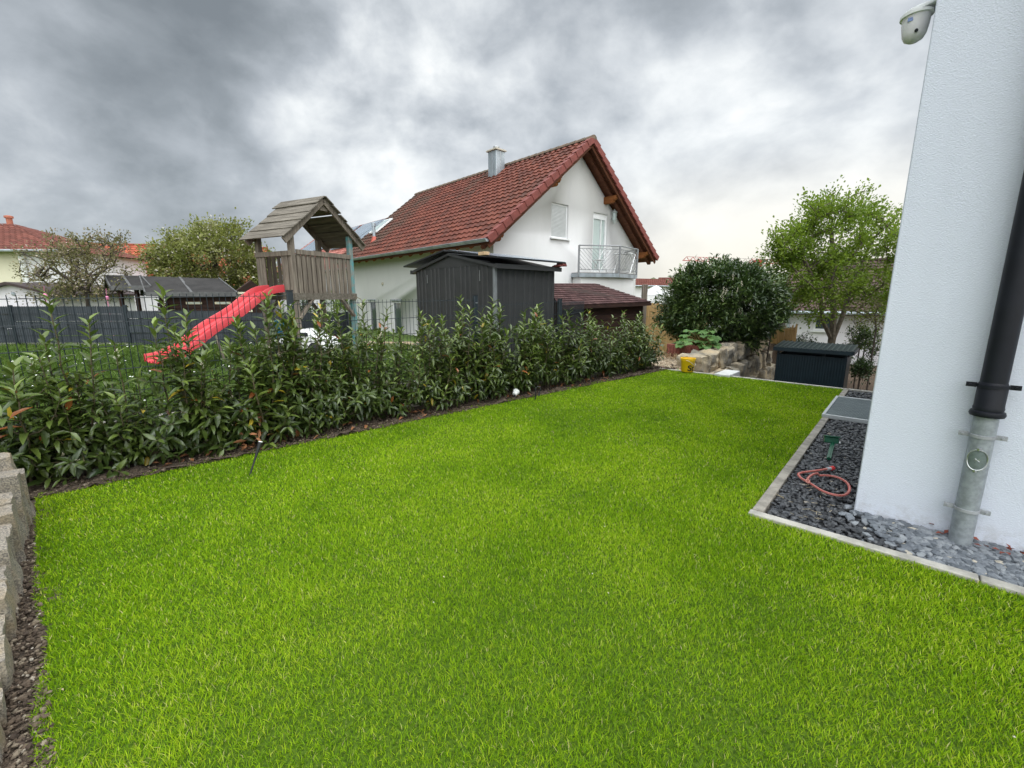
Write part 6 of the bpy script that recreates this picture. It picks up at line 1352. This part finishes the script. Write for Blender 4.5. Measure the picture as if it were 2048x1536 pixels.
# ------------------------------------------------------------------ small things on the lawn and the gravel
def spike_light(label, base, top, head_d):
    t = thing('garden_light', label, 'garden light', base); base, top = Vector(base), Vector(top); u = (top - base).normalized()
    mb = MB(); mb.tube([base - u * .05, base.lerp(top, .55)], [.005, .008], 8); mb.build('spike', DARKPL, t, world=True)
    mb = MB(); mb.tube([base.lerp(top, .5), base.lerp(top, .75), top], [.008, .013, .018], 12); mb.build('body', DARKPL, t, world=True)
    mb = MB(); mb.tube([top, top + u * .006], [.016, .015], 14); mb.build('lens', WHITEMT, t, world=True); return t
b0 = gp(500, 950, 0); t0 = Vector((at(521, 884, b0.y + .10)))
spike_light('black solar spike light leaning at the hedge edge of the lawn', b0, t0, None)
b0 = gp(1030, 797, 0); SPT = thing('garden_spotlight', 'small white garden spotlight tipped over at the hedge edge', 'garden light', b0)
mb = MB(); mb.tube([b0 + Vector((-.02, 0, -.02)), b0 + Vector((0, 0, .06))], .010, 8); mb.build('spike', DARKPL, SPT, world=True)
mb = MB(); mb.lathe([(.0, .0), (.030, .005), (.045, .05), (.050, .075), (.047, .08), (.0, .07)], 18, b0 + Vector((-.01, 0, .05)), Matrix.Rotation(R(-50), 3, 'X') @ Matrix.Rotation(R(25), 3, 'Y')); mb.build('head', WHITEPL, SPT, world=True)
b0 = gp(1072, 800, 0); HK = thing('shepherd_hook', 'black bent metal hook stuck in the lawn edge before the hedge', 'hook', b0)
mb = MB(); mb.tube([b0 + Vector((-.005, 0, -.05)), b0 + Vector((-.01, 0, .12)), b0 + Vector((-.008, 0, .16)), b0 + Vector((.02, .01, .185)), b0 + Vector((.055, .01, .18)), b0 + Vector((.06, .01, .14)), b0 + Vector((.045, .01, .09))], .008, 8); mb.build('rod', DARKPL, HK, world=True)
mb = MB(); mb.tube([b0 + Vector((.045, .01, .10)), b0 + Vector((.04, .01, .06))], [.012, .020], 10); mb.build('tip', DARKPL, HK, world=True)
# green sprinkler spike lying on the chips
GREEN = mat('dark_green_plastic', (.008, .085, .045), .38, .12, 8)
sp0 = gp(1654, 912, .035); SP_ = thing('sprinkler_spike', 'dark green plastic sprinkler spike lying on the black chips', 'sprinkler', sp0); sp1 = at(1662, 884, sp0.y + .22); sp1.z = .105
Ms = Matrix.Rotation(math.atan2(B2.y, B2.x) + .25, 3, 'Z')
mb = MB(); mb.box(sp1, (.105, .07, .055), Ms @ Matrix.Rotation(R(-15), 3, 'X')); mb.build('housing', GREEN, SP_, world=True, bevel=.008)
mb = MB(); mb.box(sp1 + Vector((0, 0, .034)), (.115, .085, .012), Ms @ Matrix.Rotation(R(-15), 3, 'X')); mb.build('lid', GREEN, SP_, world=True, bevel=.004)
mb = MB(); mb.beam(sp1 + Vector((-.005, -.03, -.02)), sp0 + Vector((-.02, -.05, -.004)), .030, .018); mb.beam(sp1 + Vector((-.005, -.03, -.02)), sp0 + Vector((-.02, -.05, -.004)), .006, .035); mb.build('spike', GREEN, SP_, world=True)
mb = MB(); mb.lathe([(0, .012), (.009, .010), (.010, 0)], 12, sp1 + Ms @ Vector((.055, -.02, -.01)), Ms @ Matrix.Rotation(R(90), 3, 'Y')); mb.build('nozzle', WHITEPL, SP_, world=True)
# hose loop
HO = thing('garden_hose', 'pinkish red hose piece looped on the black chips with red connector', 'hose', gp(1650, 960, .02))
hp = [(1655, 938), (1630, 942), (1606, 945), (1597, 949), (1603, 957), (1622, 968), (1645, 982), (1670, 990), (1690, 990), (1699, 980), (1694, 966), (1675, 955), (1650, 951), (1628, 953), (1617, 960), (1614, 967)]
pts = [gp(x, y, .035) for x, y in hp]; fine = []
for i in range(len(pts) - 1):
    p0, p1, p2, p3 = pts[max(i - 1, 0)], pts[i], pts[i + 1], pts[min(i + 2, len(pts) - 1)]
    for k in range(6): t = k / 6; fine.append(.5 * ((2 * p1) + (p2 - p0) * t + (2 * p0 - 5 * p1 + 4 * p2 - p3) * t * t + (3 * p1 - p0 - 3 * p2 + p3) * t ** 3))
for i in range(len(fine) - 14, len(fine)): fine[i].z += .02
fine.append(pts[-1] + Vector((0, 0, .02)))
HOSE = mat('hose_pink', (.50, .20, .165), .45, .1, 10); mb = MB(); mb.tube(fine, .0085, 10); mb.build('tube', HOSE, HO, world=True)
mb = MB()
for sg in (-1, 1): mb.tube([p + Vector((0, 0, .0045)) + (Vector((fine[min(i + 1, len(fine) - 1)] - fine[max(i - 1, 0)])).normalized().cross(Vector((0, 0, 1)))) * .0058 * sg for i, p in enumerate(fine)], .0024, 5)
mb.build('stripe', mat('hose_red', (.42, .03, .03), .45), HO, world=True)
dcn = (pts[0] - pts[1]).normalized(); mb = MB(); mb.tube([pts[0] - dcn * .01, pts[0] + dcn * .03], .014, 12); mb.build('collar', mat('grey_connector', (.45, .45, .47), .5), HO, world=True)
mb = MB(); mb.tube([pts[0] + dcn * .03, pts[0] + dcn * .034, pts[0] + dcn * .06, pts[0] + dcn * .064], [.012, .018, .018, .013], 12); mb.build('connector', mat('red_connector', (.60, .04, .04), .4), HO, world=True)
mb = MB(); mb.tube([fine[-1] + Vector((.012 * math.cos(t), .008 * math.sin(t) - .004, .009 * math.sin(t))) for t in np.linspace(0, 6.28, 14)], .006, 8); mb.build('open_end', HOSE, HO, world=True)

# petals and small leaves dropped on the lawn
N = 34; a = rng.random(N) * 1.9 - .95; d_ = 1.6 + rng.random(N) ** 1.5 * 5.5; x, y = np.sin(a) * d_, np.cos(a) * d_; k = inpoly(x, y, vis_poly); x, y = x[k], y[k]; N = len(x)
Vl, Fl = smallleaf(np.stack([x, y, .018 + .012 * rng.random(N)], 1), rng.normal(0, 1, (N, 3)) * [1, 1, .3], np.tile([0, 0, 1.], (N, 1)) + rng.normal(0, .3, (N, 3)), rng.uniform(.006, .013, N), rng.uniform(.004, .008, N))
o = npmesh('petals', Vl, Fl, tintmat('petal', [(0, (.48, .46, .38)), (.6, (.42, .38, .26)), (1, (.26, .15, .07))], .7), tint=np.repeat(rng.random(N), 4)); tag(o, 'small pale petals and leaf bits fallen on the lawn', 'petals', kind='stuff')
